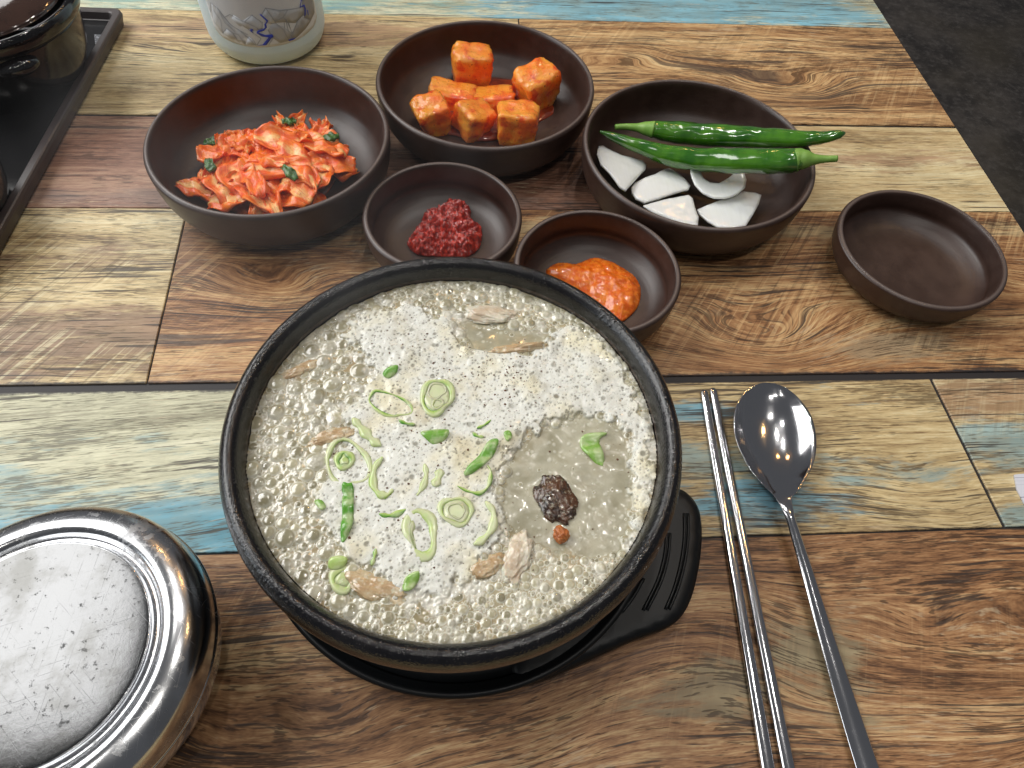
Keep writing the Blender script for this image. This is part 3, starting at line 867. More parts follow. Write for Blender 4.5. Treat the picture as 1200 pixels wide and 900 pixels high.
scallion((497, 562), [('arc', [(498, 546), (500, 558), (496, 572), (489, 583)], 5, .22)], 'pale scallion curl left of two, in the middle of the foam')
scallion((514, 562), [('arc', [(516, 552), (514, 562), (509, 572)], 8, .15)], 'pale scallion curl right of two, in the middle of the foam')
scallion((535, 601), [('ring', (535, 601, 17, 16, 0), 4, .3), ('disc', (535, 602, 15, 14, 0), 0, .08), ('ring', (535, 601, 9, 9, 0), 2, .25)], 'round pale scallion slice with concentric rings below the thin rim')
scallion((495, 625), [('ring', (494, 626, 16, 25, -.2), 7, .28), ('arc', [(484, 612), (482, 628), (488, 645)], 5, .4)], 'tall open scallion ring in the lower middle of the foam')
scallion((568, 612), [('arc', [(569, 590), (578, 602), (577, 620), (566, 634), (555, 640)], 6, .12)], 'pale scallion arc at the lower right border of the foam')
scallion((465, 601), [('arc', [(445, 604), (456, 606), (468, 603), (484, 594)], 4.5, .85)], 'dark green wavy scallion sliver left of the round concentric slice')
scallion((400, 677), [('ring', (402, 679, 13, 12, .2), 6, .36), ('disc', (402, 679, 10, 9, 0), 0, .22)], 'light green scallion slice near the lower left pot wall')
scallion((396, 662), [('leaf', [(385, 665), (388, 656), (400, 653), (408, 657), (402, 666), (392, 669)], 0, .35)], 'light green scallion fragment above the slice near the lower left wall')
scallion((483, 683), [('leaf', [(472, 688), (477, 678), (491, 672), (491, 682), (483, 692), (474, 694)], 0, .7)], 'green scallion chip at the bottom edge of the foam')
scallion((695, 523), [('leaf', [(680, 514), (690, 508), (711, 508), (703, 514), (706, 528), (709, 544), (700, 543), (691, 534), (682, 525)], 0, .72)], 'bright green folded scallion piece in the clear broth above the dark sausage')
scallion((595, 512), [('leaf', [(590, 509), (597, 507), (600, 514), (594, 519)], 0, .75)], 'tiny green scallion chip at the upper corner of the clear broth')
scallion((375, 592), [('leaf', [(369, 589), (378, 588), (383, 596), (377, 600)], 0, .75)], 'tiny green scallion chip in the bubbles left of the upright strip')
scallion((438, 654), [('arc', [(441, 645), (439, 655), (436, 664)], 3, .7)], 'thin green scallion sliver low on the foam, left of the tall open ring')

# glassy bubbles standing along the pot wall
m = N('bubble_film')
fr = m.new('ShaderNodeLayerWeight'); fr.inputs[0].default_value = .35
tr = m.new('ShaderNodeBsdfTransparent'); gl = m.new('ShaderNodeBsdfGlossy'); gl.inputs['Roughness'].default_value = .03
tr.inputs[0].default_value = (.97, .97, .96, 1)
mx = m.new('ShaderNodeMixShader')
m.t.links.new(m.ss(fr.outputs['Facing'], .3, 1.0, .03, .35), mx.inputs[0])
m.t.links.new(tr.outputs[0], mx.inputs[1]); m.t.links.new(gl.outputs[0], mx.inputs[2]); m.t.links.new(mx.outputs[0], m.out.inputs[0])
FILM = m.m
bmB = bmesh.new()
cntb = 0
for k in range(nb):
    if br[k] > .0013 and (RND.random() < (.9 if math.hypot(bx[k]-PC[0], by[k]-PC[1]) > SR-.006 else .3)):
        r = br[k]*1.12
        z = sample(base, bx[k], by[k])-.0004
        mt = Matrix.Translation((bx[k]-PC[0], by[k]-PC[1], z)) @ Matrix.Diagonal((r, r, r*.62, 1))
        g_ = bmesh.ops.create_icosphere(bmB, subdivisions=3, radius=1, matrix=mt)
        cntb += 1
for v in [v for v in bmB.verts if v.co.z < -.0012]: bmB.verts.remove(v)
me = bpy.data.meshes.new('bubbles'); bmB.to_mesh(me); bmB.free()
o = link('bubbles', me, FILM, soup); o['kind'] = 'stuff'

# ------------------------------------------------------------------ kimchi
def red_mat(name, base0, base1, pale, rough=.32):
    m = N(name); co = m.coords()
    n = m.noise(co, 110, 5, .65); n2 = m.noise(co, 480, 3, .7)
    rb = m.attr('rib')
    c = m.mix(m.ss(n, .35, .65), base0, base1)
    c = m.mix(m.ss(m.add(rb, m.mul(m.math('SUBTRACT', n, .5), 1.6)), .25, .70), c, pale)
    vein = m.noise(m.vec(m.mul(m.attr('lu'), 2.5), m.mul(m.attr('lv'), 22), 0.0), 1, 3, .6)
    c = m.mix(m.ss(vein, .52, .68, 0, .65), c, (.70, .09, .010))
    c = m.mix(m.ss(vein, .44, .34, 0, .4), c, (.90, .50, .22))
    c = m.mix(m.ss(n2, .62, .72, 0, .7), c, (.32, .03, .008))
    m.P(Base_Color=c, Roughness=rough, Specular_IOR_Level=.4, Subsurface_Weight=.15, Subsurface_Radius=(.006, .002, .001), Subsurface_Scale=.5, Coat_Weight=.35, Coat_Roughness=.05,
        Normal=m.bump(m.add(m.add(n, m.mul(n2, .8)), m.mul(vein, .8)), .6, .0009))
    return m.m
KIM = red_mat('kimchi_leaf', (.80, .080, .003), (.94, .22, .008), (.94, .54, .20))
SAUCE = food_mat('red_brine', (.20, .022, .006), (.42, .06, .012), rough=.08, scale=60, coat=1.0, bumpd=.0003)
kp = [(217, 218), (233, 205), (238, 178), (247, 165), (262, 160), (290, 150), (320, 143), (352, 143), (378, 150), (398, 156), (398, 175), (410, 190), (406, 202), (385, 206), (372, 225), (362, 240), (340, 247), (300, 250), (275, 250), (255, 240), (235, 232)]
KP = np.array([at(a, b, .010)[:2] for a, b in kp])
kc = KP.mean(0)
kim = empty('cabbage_kimchi', (kc[0], kc[1], .006), 'heap of orange red cabbage kimchi strips in the large left bowl', 'kimchi')
pud = closed_spline([at(a, b, .007)[:2] for a, b in [(228, 222), (250, 238), (275, 246), (300, 250), (340, 248), (372, 236), (392, 212), (400, 190), (380, 165), (320, 155), (260, 170), (232, 200)]], 3)
link('brine', slab('brine', pud-kc, .004, lambda P, d: .0009+np.clip(d/.004, 0, 1)*.0012+0*d, lambda P, d: -.0006+0*d), SAUCE, kim)
def mound_h(P, poly, hmax, sharp=.012):
    d = np.maximum(poly_dist(np.atleast_2d(P), poly), 0)
    return hmax*(1-np.exp(-d/sharp))
# core heap
core_me = slab('heap_core', (closed_spline(KP, 2)-kc)*.93, .0016, lambda P, d: .001+.014*(1-np.exp(-d/.010))+(fbm(P[:, 0]*260, P[:, 1]*260, 31, 4)-.5)*.010*np.clip(d/.004, 0, 1), lambda P, d: -.001+0*d)
attr(core_me, 'rib', np.zeros(len(core_me.vertices)))
link('heap_core', core_me, KIM, kim)
def leafpiece(seed, L, W, bend, curl, thick=.0011, ruffle=.0018, ribw=.30):
    R_ = np.random.RandomState(seed)
    nu, nv = 22, 13
    u = np.linspace(-.5, .5, nu); v = np.linspace(-.5, .5, nv)
    Ug, Vg = np.meshgrid(u, v, indexing='ij')
    ph = R_.rand(4)*6.28
    wl = W*(1-.45*np.abs(Ug*2)**2.5)*(1+.15*np.sin(Ug*9+ph[0]))
    x = Ug*L; y = Vg*wl + .12*L*np.sin(Ug*3+ph[1])*.5
    z = ruffle*(np.sin(Vg*14+Ug*7+ph[2])*np.abs(Vg)*2 + .6*np.sin(Ug*16+ph[3]+Vg*4)) + curl*W*(Vg*2)**2*.5
    # ribs along the strip
    z = z+.0007*np.cos(Vg*34+Ug*6+ph[1])*(.4+np.abs(Vg)*1.6)+.0015*(fbm(Ug*L*260+seed, Vg*W*420+seed*.3, 51, 3)-.5)
    # bend about y
    k = bend/L
    if abs(bend) > .02:
        Rr = 1/k; xx = (Rr-z)*np.sin(x*k); zz = Rr-(Rr-z)*np.cos(x*k); x, z = xx, -zz
        z = z
    rib = np.clip(1-np.abs(Vg+.06*np.sin(Ug*5+ph[0]))/ribw, 0, 1)**.7*(R_.rand()*.9+.15)
    top = np.c_[x.ravel(), y.ravel(), z.ravel()]
    t = thick*(1+1.4*rib.ravel())
    bot = top.copy(); bot[:, 2] -= t
    F_ = []
    ix = lambda i, j: i*nv+j
    NN = nu*nv
    for i in range(nu-1):
        for j in range(nv-1):
            F_.append((ix(i, j), ix(i+1, j), ix(i+1, j+1), ix(i, j+1)))
            F_.append(tuple(NN+q_ for q_ in (ix(i, j), ix(i, j+1), ix(i+1, j+1), ix(i+1, j))))
    for i in range(nu-1):
        for j in (0, nv-1):
            a, b = ix(i, j), ix(i+1, j); F_.append((a, b, NN+b, NN+a) if j else (b, a, NN+a, NN+b))
    for j in range(nv-1):
        for i in (0, nu-1):
            a, b = ix(i, j), ix(i, j+1); F_.append((b, a, NN+a, NN+b) if i else (a, b, NN+b, NN+a))
    me = mesh_np('cabbage_piece', np.vstack([top, bot]), F_)
    attr(me, 'rib', np.r_[rib.ravel(), rib.ravel()]); attr(me, 'lu', np.r_[Ug.ravel(), Ug.ravel()]+seed*1.37); attr(me, 'lv', np.r_[Vg.ravel(), Vg.ravel()]+seed*.61)
    return me
rk = random.Random(5)
spots = []
# hand placed showy pieces: px, py, yaw, L, W, bend, z
show = [(300, 172, 2.9, .040, .022, .7, .017), (335, 160, .2, .040, .020, .8, .019), (355, 178, -.5, .042, .018, .9, .021), (378, 170, -.3, .030, .014, .6, .019), (385, 190, .2, .034, .018, 1.0, .015),
        (335, 215, -.65, .040, .028, 1.1, .019), (300, 222, -1.0, .044, .017, .8, .018), (278, 195, -1.3, .036, .020, 1.1, .019), (258, 208, -1.2, .040, .020, 1.2, .015), (240, 222, -.2, .036, .014, .7, .009),
        (262, 228, .1, .030, .016, 1.4, .013), (290, 205, -1.1, .040, .012, .6, .022), (322, 228, -1.25, .040, .010, .5, .019), (350, 222, -.5, .030, .020, 1.2, .017), (365, 207, .9, .030, .022, 1.0, .016),
        (398, 192, .3, .022, .015, .9, .011), (252, 175, .9, .022, .018, 1.8, .017), (270, 168, -1.4, .026, .016, .9, .017), (305, 240, -1.3, .030, .012, .7, .014), (340, 238, .2, .030, .014, .9, .013), (320, 190, .2, .045, .016, .6, .023),
        (345, 195, -.8, .040, .014, .8, .023), (312, 178, -.6, .035, .012, .7, .022), (370, 160, .1, .028, .012, .6, .016)]
for i, (px, py, yaw, L, W, bd, z) in enumerate(show):
    p = at(px, py, .006+z)
    spots.append((p[0], p[1], .006+z*.86, yaw, L*1.05, W*1.12, bd*.9, rk.uniform(-.25, .25), rk.uniform(-.35, .35)))
for i in range(40):
    while True:
        px, py = rk.uniform(222, 406), rk.uniform(146, 246)
        p = at(px, py, .016)
        d = float(poly_dist(np.array([p[:2]]), KP)[0])
        if d > .004: break
    z = .007+.012*(1-math.exp(-d/.010))+rk.uniform(-.002, .003)
    spots.append((p[0], p[1], z, rk.uniform(-1.8, 1.2), rk.uniform(.014, .028), rk.uniform(.004, .011), rk.uniform(.4, 1.8), rk.uniform(-.5, .5), rk.uniform(-.5, .5)))
for i, (x, y, z, yaw, L, W, bd, tx, ty) in enumerate(spots):
    me = leafpiece(100+i, L, W, bd, rk.uniform(-.3, .3), thick=rk.uniform(.0008, .0014))
    o = link('cabbage_piece', me, KIM, kim)
    o.location = (x-kc[0], y-kc[1], z-.006); o.rotation_euler = (tx, ty, yaw)
SC2 = food_mat('kimchi_scallion', (.02, .075, .012), (.05, .16, .02), scale=200)
for (px, py, yaw, L, z) in [(248, 163, .2, .012, .014), (338, 139, .3, .010, .016), (388, 157, .5, .011, .018), (244, 190, -1.3, .012, .019), (338, 199, -.7, .015, .0265), (398, 183, .2, .010, .012)]:
    me = leafpiece(int(px*7), L, .0065, .7, .3, .0008, .0006)
    p = at(px, py, .006+z)
    o = link('scallion_bit', me, SC2, kim); o.location = (p[0]-kc[0], p[1]-kc[1], z-.0008); o.rotation_euler = (.1, .1, yaw)

# ------------------------------------------------------------------ radish cubes
m = N('radish_kimchi'); co = m.coords()
n = m.noise(co, 55, 5, .6); n2 = m.noise(co, 330, 4, .75); n3 = m.noise(co, 130, 3, .6)
c = m.mix(m.ss(n, .40, .62), (.98, .37, .035), (.94, .165, .007))
c = m.mix(m.ss(n3, .52, .68, 0, .8), c, (.72, .055, .004))
c = m.mix(m.ss(n2, .61, .67, 0, .85), c, (.30, .020, .004))
m.P(Base_Color=c, Roughness=.2, Subsurface_Weight=.5, Subsurface_Radius=(.012, .005, .002), Subsurface_Scale=.6, Coat_Weight=.7, Coat_Roughness=.06, Normal=m.bump(m.add(m.mul(n3, .8), m.mul(n2, .9)), .75, .0012))
RAD = m.m
from mathutils import noise as mnoise
def cube(px, py, z, s, rot, label, mat=RAD, amt=1.0):
    bm = bmesh.new(); bmesh.ops.create_cube(bm, size=2)
    bmesh.ops.subdivide_edges(bm, edges=list(bm.edges), cuts=15, use_grid_fill=True)
    sd = Vector((px*.37, py*.11, 0))
    for v in bm.verts:
        c_ = v.co.copy()
        # rounded cube with knife-cut irregular faces
        l = (abs(c_.x)**7+abs(c_.y)**7+abs(c_.z)**7)**(1/7)
        u = c_/l
        k = 1.1+amt*(.13*mnoise.noise(u*1.4+sd)+.06*mnoise.noise(u*4+sd)+.018*mnoise.noise(u*13+sd))
        u = Vector((u.x*(1+.10*mnoise.noise(sd+Vector((1, 2, 3)))+.10*u.z), u.y*(1-.08*u.z), u.z))
        v.co = Vector((u.x*s[0], u.y*s[1], u.z*s[2]))*k*.5
    me = bpy.data.meshes.new('radish_cube'); bm.to_mesh(me); bm.free()
    p = at(px, py, z)
    o = link('radish_cube', me, mat, None, True, tuple(p)); o.rotation_euler = rot
    return tag(o, label, 'radish', 'radish cubes in the back bowl')
cube(552, 78, .021, (.026, .023, .027), (.12, .08, .1), 'tallest orange radish cube, at the back of its bowl')
cube(628, 101, .019, (.027, .025, .026), (.15, -.15, .55), 'orange radish cube standing apart at the right of its bowl')
cube(606, 146, .017, (.026, .023, .024), (-.05, .05, -.05), 'front right radish cube with red flakes on its flat top')
cube(554, 140, .015, (.023, .022, .020), (.25, .25, .7), 'front middle radish cube with one tilted corner up')
cube(506, 134, .015, (.021, .024, .021), (.1, -.25, .35), 'leftmost reddish radish cube, thickly coated with chilli')
cube(530, 112, .0125, (.030, .020, .013), (.05, .1, -.15), 'low flat radish piece behind the two front left cubes')
cube(578, 116, .0115, (.028, .022, .012), (-.1, -.05, .1), 'low flat radish piece in the middle between the cubes')
sp_px = [(515, 150), (535, 158), (560, 164), (590, 160), (640, 138), (655, 125), (650, 100), (600, 92), (540, 90), (510, 110)]
pz = .0065
pp = closed_spline([at(a, b, pz)[:2] for a, b in sp_px], 3); pc = pp.mean(0)
o = link('chilli_brine', slab('chilli_brine', pp-pc, .005, lambda P, d: np.clip(d/.004, 0, 1)*.0008+0*d, lambda P, d: -.0016+0*d), SAUCE, None, True, (pc[0], pc[1], pz))
tag(o, 'thin red brine pooled under the radish cubes', 'sauce')

# ------------------------------------------------------------------ pastes
def paste(name, px_poly, z0, h, mat, label, n_amp, n_scale, step, seed):
    P_ = closed_spline([at(a, b, z0)[:2] for a, b in px_poly], 4); c_ = P_.mean(0)
    def top(P, d):
        b = h*(1-np.exp(-d/.006))
        return b+(fbm(P[:, 0]*n_scale, P[:, 1]*n_scale, seed, 4)-.5)*n_amp*np.clip(d/.002, 0, 1)+(fbm(P[:, 0]*n_scale*5, P[:, 1]*n_scale*5, seed+5, 2)-.5)*n_amp*.25
    me = slab(name, P_-c_, step, top, lambda P, d: -.0012+0*d)
    o = link(name, me, mat, None, True, (c_[0], c_[1], z0))
    return tag(o, label, 'paste')
m = N('dark_red_paste'); co = m.coords(); n = m.noise(co, 420, 4, .7); n2 = m.noise(co, 130, 3)
c = m.mix(m.ss(n, .38, .66), (.20, .007, .004), (.64, .034, .012))
c = m.mix(m.ss(m.noise(co, 700, 2), .62, .7, 0, .8), c, (.55, .07, .03))
m.P(Base_Color=c, Roughness=.22, Coat_Weight=.6, Coat_Roughness=.1, Specular_IOR_Level=.6, Normal=m.bump(m.add(n, n2), .9, .0012))
paste('chilli_paste', [(477, 285), (483, 275), (492, 262), (500, 248), (515, 243), (528, 236), (545, 240), (552, 246), (552, 256), (563, 265), (565, 278), (560, 292), (545, 300), (515, 300), (488, 297)], .0055, .0085, m.m, 'lumpy dark red chilli paste dollop in a small bowl', .0125, 300, .0008, 41)
m = N('orange_paste'); co = m.coords(); n = m.noise(co, 260, 4, .65)
c = m.mix(m.ss(n, .38, .66), (.68, .105, .006), (.84, .225, .018))
c = m.mix(m.ss(m.noise(co, 620, 2), .64, .7, 0, .8), c, (.85, .36, .10))
m.P(Base_Color=c, Roughness=.25, Coat_Weight=.5, Coat_Roughness=.1, Subsurface_Weight=.1, Subsurface_Radius=(.004, .001, .001), Normal=m.bump(n, .35, .0006))
paste('bean_paste', [(640, 316), (655, 308), (675, 309), (695, 302), (712, 305), (730, 314), (745, 325), (751, 340), (748, 358), (738, 370), (727, 376), (712, 366), (692, 350), (665, 335), (645, 326)], .0055, .0058, m.m, 'smooth orange bean paste spread in a small bowl behind the pot', .0030, 190, .0011, 47)

# ------------------------------------------------------------------ peppers
m = N('green_pepper_skin'); co = m.coords(); n = m.noise(co, 70, 3); n2 = m.noise(co, 500, 2)
c = m.mix(m.ss(n, .35, .7), (.020, .115, .006), (.070, .22, .012))
c = m.mix(m.ss(m.attr('tip'), .2, 1.0), c, (.26, .42, .07))
m.P(Base_Color=c, Roughness=.14, Specular_IOR_Level=.8, Coat_Weight=.9, Coat_Roughness=.04, Normal=m.bump(m.add(m.mul(n, .6), m.mul(m.noise(co, 210, 3), .5)), .26, .0016))
GP = m.m
m = N('pepper_stem'); n = m.noise(m.coords(), 200, 3)
m.P(Base_Color=m.mix(n, (.12, .30, .04), (.28, .46, .10)), Roughness=.4)
GS = m.m
def pepper(pts, stem_pts, label, seed):
    """pts: px,py,z,radius(m) along the body"""
    Q_ = spline([(*at(a, b, z), r) for a, b, z, r in pts], 8)
    o0 = Q_[len(Q_)//2, :3].copy()
    t = empty('green_pepper', tuple(o0), label, 'pepper', 'green chilli peppers on the onion bowl')
    me = tube('pepper_body', Q_[:, :3]-o0, np.maximum(Q_[:, 3]*.93, .0004), 24, .92, True, .16, seed)
    k = np.linspace(0, 1, len(Q_)); g = np.zeros(len(me.vertices)); g[:len(Q_)*24] = np.repeat(np.clip((.12-k)/.12, 0, 1), 24)
    attr(me, 'tip', g)
    link('pepper_body', me, GP, t)
    S_ = spline([(*at(a, b, z), r) for a, b, z, r in stem_pts], 6)
    link('stem', tube('stem', S_[:, :3]-o0, S_[:, 3], 14, 1, True, .1, seed+1), GS, t)
    return t
pepper([(762, 151, .0290, .0046), (768, 152, .0288, .0068), (790, 155, .0285, .0083), (825, 158, .0300, .0086), (865, 160, .0335, .0083), (905, 162, .0385, .0074), (940, 163, .0445, .0060), (965, 161, .0490, .0046), (982, 158, .052, .0034), (990, 156, .053, .0012)],
       [(721, 149, .0275, .0019), (733, 148.5, .0275, .0022), (746, 149.5, .028, .0028), (756, 150.5, .0285, .0046), (766, 152, .0288, .0060)], 'farther green chilli pepper whose pointed tip overhangs the bowl rim', 61)
pepper([(936, 187, .0475, .0064), (930, 188, .0470, .0084), (910, 189, .0440, .0092), (875, 189, .0380, .0092), (840, 188, .0310, .0090), (805, 186, .0260, .0084), (775, 180, .0240, .0070), (745, 170, .0240, .0052), (720, 161, .0262, .0034), (703, 154, .0300, .0010)],
       [(981, 186, .0520, .0021), (968, 186.5, .0510, .0023), (955, 187, .0500, .0034), (945, 187, .0490, .0058), (936, 187, .0480, .0070), (931, 188, .0472, .0076)], 'nearer green chilli pepper whose stem overhangs the bowl rim', 67)

# ------------------------------------------------------------------ onions
m = N('raw_onion'); co = m.coords(); x, y, z = m.xyz(co)
st_ = m.noise(m.vec(m.mul(x, 500), m.mul(y, 60), z), 1, 3)
n = m.noise(co, 80, 3)
c = m.mix(m.ss(st_, .35, .7), (.85, .87, .83), (.88, .90, .87))
m.P(Base_Color=c, Roughness=.18, Specular_IOR_Level=.6, Subsurface_Weight=.6, Subsurface_Radius=(.006, .006, .005), Subsurface_Scale=.6, Coat_Weight=.3, Normal=m.bump(m.add(m.mul(st_, .15), n), .25, .0006))
ON = m.m
def onion(poly, z0, tilt, curve, label, thick=.0022):
    P_ = np.array([at(680+a/3.75, 90+b/3.75, z0+.004)[:2] for a, b in poly]); P_ = P_*.9+.05*(np.roll(P_, 1, 0)+np.roll(P_, -1, 0)); c_ = P_.mean(0); P_ = P_-c_
    def top(P, d):
        r2 = (P[:, 0]**2+P[:, 1]**2)
        return tilt[0]*P[:, 0]+tilt[1]*P[:, 1]+np.clip(curve*r2, -.004, .0045)+.0004*(fbm(P[:, 0]*150+3, P[:, 1]*150, 3, 3)-.5)*2 - .0004*np.exp(-d/.0006)
    me = slab('onion_piece', P_, .0018, top, lambda P, d: top(P, d*0+1)-thick+.0005*np.exp(-d/.0006))
    o = link('onion_piece', me, ON, None, True, (c_[0], c_[1], z0+.004))
    return tag(o, label, 'onion', 'white onion petals in the pepper bowl')
onion([(80, 300), (100, 293), (140, 318), (190, 332), (240, 330), (285, 327), (303, 345), (298, 372), (250, 435), (197, 507), (172, 492), (130, 440), (85, 400), (70, 350)], .016, (-.25, -.10), -3, 'large white onion piece leaning on the left bowl wall')
onion([(225, 478), (240, 455), (280, 437), (330, 418), (375, 385), (400, 372), (435, 398), (470, 435), (491, 465), (480, 488), (420, 510), (350, 535), (282, 552), (245, 530), (228, 500)], .0125, (0, -.12), -4, 'ridged white onion piece second from the left')
onion([(273, 560), (330, 548), (400, 533), (480, 517), (495, 530), (505, 570), (523, 610), (523, 650), (450, 640), (380, 615), (320, 590)], .0125, (.0, .05), -1, 'flat white onion triangle at the front of the bowl')
onion([(515, 572), (560, 556), (640, 530), (725, 500), (770, 510), (798, 518), (785, 560), (760, 605), (730, 655), (680, 662), (610, 657), (565, 625), (530, 595)], .0095, (.05, .0), -1, 'flat white onion piece under the curled one')
onion([(473, 393), (490, 390), (505, 398), (520, 425), (540, 448), (570, 462), (610, 466), (650, 450), (680, 432), (710, 440), (724, 470), (720, 500), (690, 520), (640, 533), (590, 533), (540, 515), (500, 480), (478, 440)], .0135, (.0, .16), 12, 'curled cup shaped white onion piece lying on another')

# ------------------------------------------------------------------ steel
def steel(name, rough=.16, spots=0.0, col=(.62, .62, .63), scale=220, sk=.5):
    m = N(name); co = m.coords()
    n = m.noise(co, scale, 4, .7); nb_ = m.noise(co, 28, 3, .6)
    c = col
    r_ = m.add(rough, m.mul(nb_, .10))
    if spots:
        sc_ = m.ss(m.add(n, m.mul(m.math('SUBTRACT', nb_, .5), .5)), .56, .70)
        c = m.mix(m.mul(sc_, spots), col, [q_*.45 for q_ in col])
        sm = m.noise(co, 34, 5, .65)
        c = m.mix(m.ss(sm, .46, .66, 0, .75*spots), c, [q_*.58 for q_ in (col[0], col[1]*.98, col[2]*.9)])
        r_ = m.add(r_, m.mul(sc_, .3))
    x, y, z = m.xyz(co); scr = None
    for a_ in (.3, 1.5, 2.4):
        u = m.add(m.mul(x, math.cos(a_)), m.mul(y, math.sin(a_))); w = m.add(m.mul(x, -math.sin(a_)), m.mul(y, math.cos(a_)))
        q_ = m.ss(m.noise(m.vec(m.mul(u, 45), m.mul(w, 2600), a_), 1, 2, .5), .66, .76)
        scr = q_ if scr is None else m.math('MAXIMUM', scr, q_)
    r_ = m.add(r_, m.mul(scr, .22*sk))
    m.P(Base_Color=c if not isinstance(c, tuple) else (*c, 1), Metallic=1.0, Roughness=r_, Normal=m.bump(m.add(n, m.mul(scr, -.8*sk)), .08, .0003))
    return m.m
STL = steel('worn_steel', .15, .6, (.60, .61, .63))
LTOP = steel('scuffed_lid_top', .13, .95, (.150, .152, .155), 420); STC = steel('cutlery_steel', .07, 0.0, (.62, .62, .64), 300, .12)
# rice bowl and its lid
LC = (-.1566, .0606)
rb = empty('rice_bowl', (LC[0], LC[1], 0), 'round stainless steel rice bowl under its lid, lower left', 'bowl')
pr = spline([(0, .002), (.030, .002), (.036, .0), (.040, .002), (.050, .012), (.0565, .028), (.0566, .038), (.0578, .0395), (.0586, .0408), (.0578, .0418), (.0555, .041), (.054, .028), (.047, .014), (.03, .006), (0, .006)], 4)
pr = [(max(0, a), b) for a, b in pr]; pr[0] = (0, pr[0][1]); pr[-1] = (0, pr[-1][1])
link('bowl_body', lathe('bowl_body', pr, 128), STC, rb)
pr = spline([(0, .0600), (.020, .0600), (.0385, .0598), (.0403, .0592), (.0415, .0574), (.0425, .0570), (.0436, .0576), (.0450, .0594), (.0470, .0602), (.0500, .0597), (.0540, .0578), (.0572, .0548), (.0584, .0515), (.0588, .0480), (.0589, .0440), (.0594, .0430), (.0594, .0422),
             (.0584, .0424), (.0580, .0480), (.0565, .0535), (.0530, .0570), (.047, .0585), (.044, .0570), (0, .0586)], 5)
pr = [(max(0, a), b) for a, b in pr]; pr[0] = (0, pr[0][1]); pr[-1] = (0, pr[-1][1])
lid = link('bowl_lid', lathe('bowl_lid', pr, 160), STL, None, True, (LC[0], LC[1], 0))
lid.data.materials.append(LTOP)
for f_ in lid.data.polygons:
    c_ = f_.center
    if math.hypot(c_.x, c_.y) < .0400 and c_.z > .0590: f_.material_index = 1
tag(lid, 'scuffed shiny steel lid with a ring groove covering the rice bowl', 'lid')

# spoon
sp_y = [449, 450.5, 454, 460, 470, 485, 505, 525, 545, 560, 573, 584]
sp_x = [907, 907, 907, 907, 907, 907.5, 908, 909.5, 911.5, 914, 916.5, 919]
sp_wd = [.5, 10.5, 18.5, 27.5, 36.5, 43.8, 46.8, 44.8, 37.5, 28.5, 18.5, 9.5]
sp_dd = [0, .0012, .0026, .0045, .0066, .0086, .0094, .0090, .0070, .0045, .0022, .0004]
sp_c = [(a, b, .0105+.0017*max(0, (b-520)/64)) for a, b in zip(sp_x, sp_y)] + [(925, 602, .0118), (933, 628, .0100), (946, 670, .0078), (965, 735, .0058), (985, 800, .0046), (1004, 860, .0038), (1018, 903, .0034), (1036, 960, .003), (1052, 1010, .0028)]
sp_w = sp_wd + [6.0, 6.3, 7.4, 9.2, 11.0, 12.6, 13.6, 14.6, 15.0]
sp_d = sp_dd + [-.0010, -.0012, -.0012, -.0012, -.0012, -.0012, -.0012, -.0012, -.0012]
rows = []
for (a, b, z), w, d in zip(sp_c, sp_w, sp_d):
    c_ = at(a, b, z); e = at(a+w, b, z); rows.append((*c_, np.linalg.norm(e-c_), d))
rows = spline(rows, 7)
nt = 25; V_ = []; F_ = []
cen = rows[:, :3].mean(0); cen[2] = 0
T = np.gradient(rows[:, :3], axis=0); T[:, 2] = 0; T /= np.linalg.norm(T, axis=1)[:, None]
Nn = np.c_[-T[:, 1], T[:, 0], 0*T[:, 0]]
th = .0011
for lay in (0, 1):
    for i in range(len(rows)):
        for t in np.linspace(-1, 1, nt):
            p = rows[i, :3]+Nn[i]*rows[i, 3]*t
            d = rows[i, 4]; z = rows[i, 2]-d*(1-abs(t)**2.2)
            if lay: z -= th*(1-abs(t)**6*.8)*(1.0 if d > 0 else 1.7)
            V_.append((p[0]-cen[0], p[1]-cen[1], max(z, .0006)))
nn_ = len(rows)*nt
for i in range(len(rows)-1):
    for j in range(nt-1):
        a = i*nt+j; F_.append((a, a+1, a+nt+1, a+nt)); F_.append((nn_+a, nn_+a+nt, nn_+a+nt+1, nn_+a+1))
    for j in (0, nt-1):
        a = i*nt+j; F_.append((a, a+nt, nn_+a+nt, nn_+a))
for i in (0, len(rows)-1):
    for j in range(nt-1):
        a = i*nt+j; F_.append((a, a+1, nn_+a+1, nn_+a))
me = mesh_np('spoon', V_, F_)
bm = bmesh.new(); bm.from_mesh(me); bmesh.ops.recalc_face_normals(bm, faces=bm.faces); bm.to_mesh(me); bm.free()
o = link('spoon', me, STC, None, True, (cen[0], cen[1], 0)); tag(o, 'polished steel soup spoon lying right of the chopsticks', 'spoon')

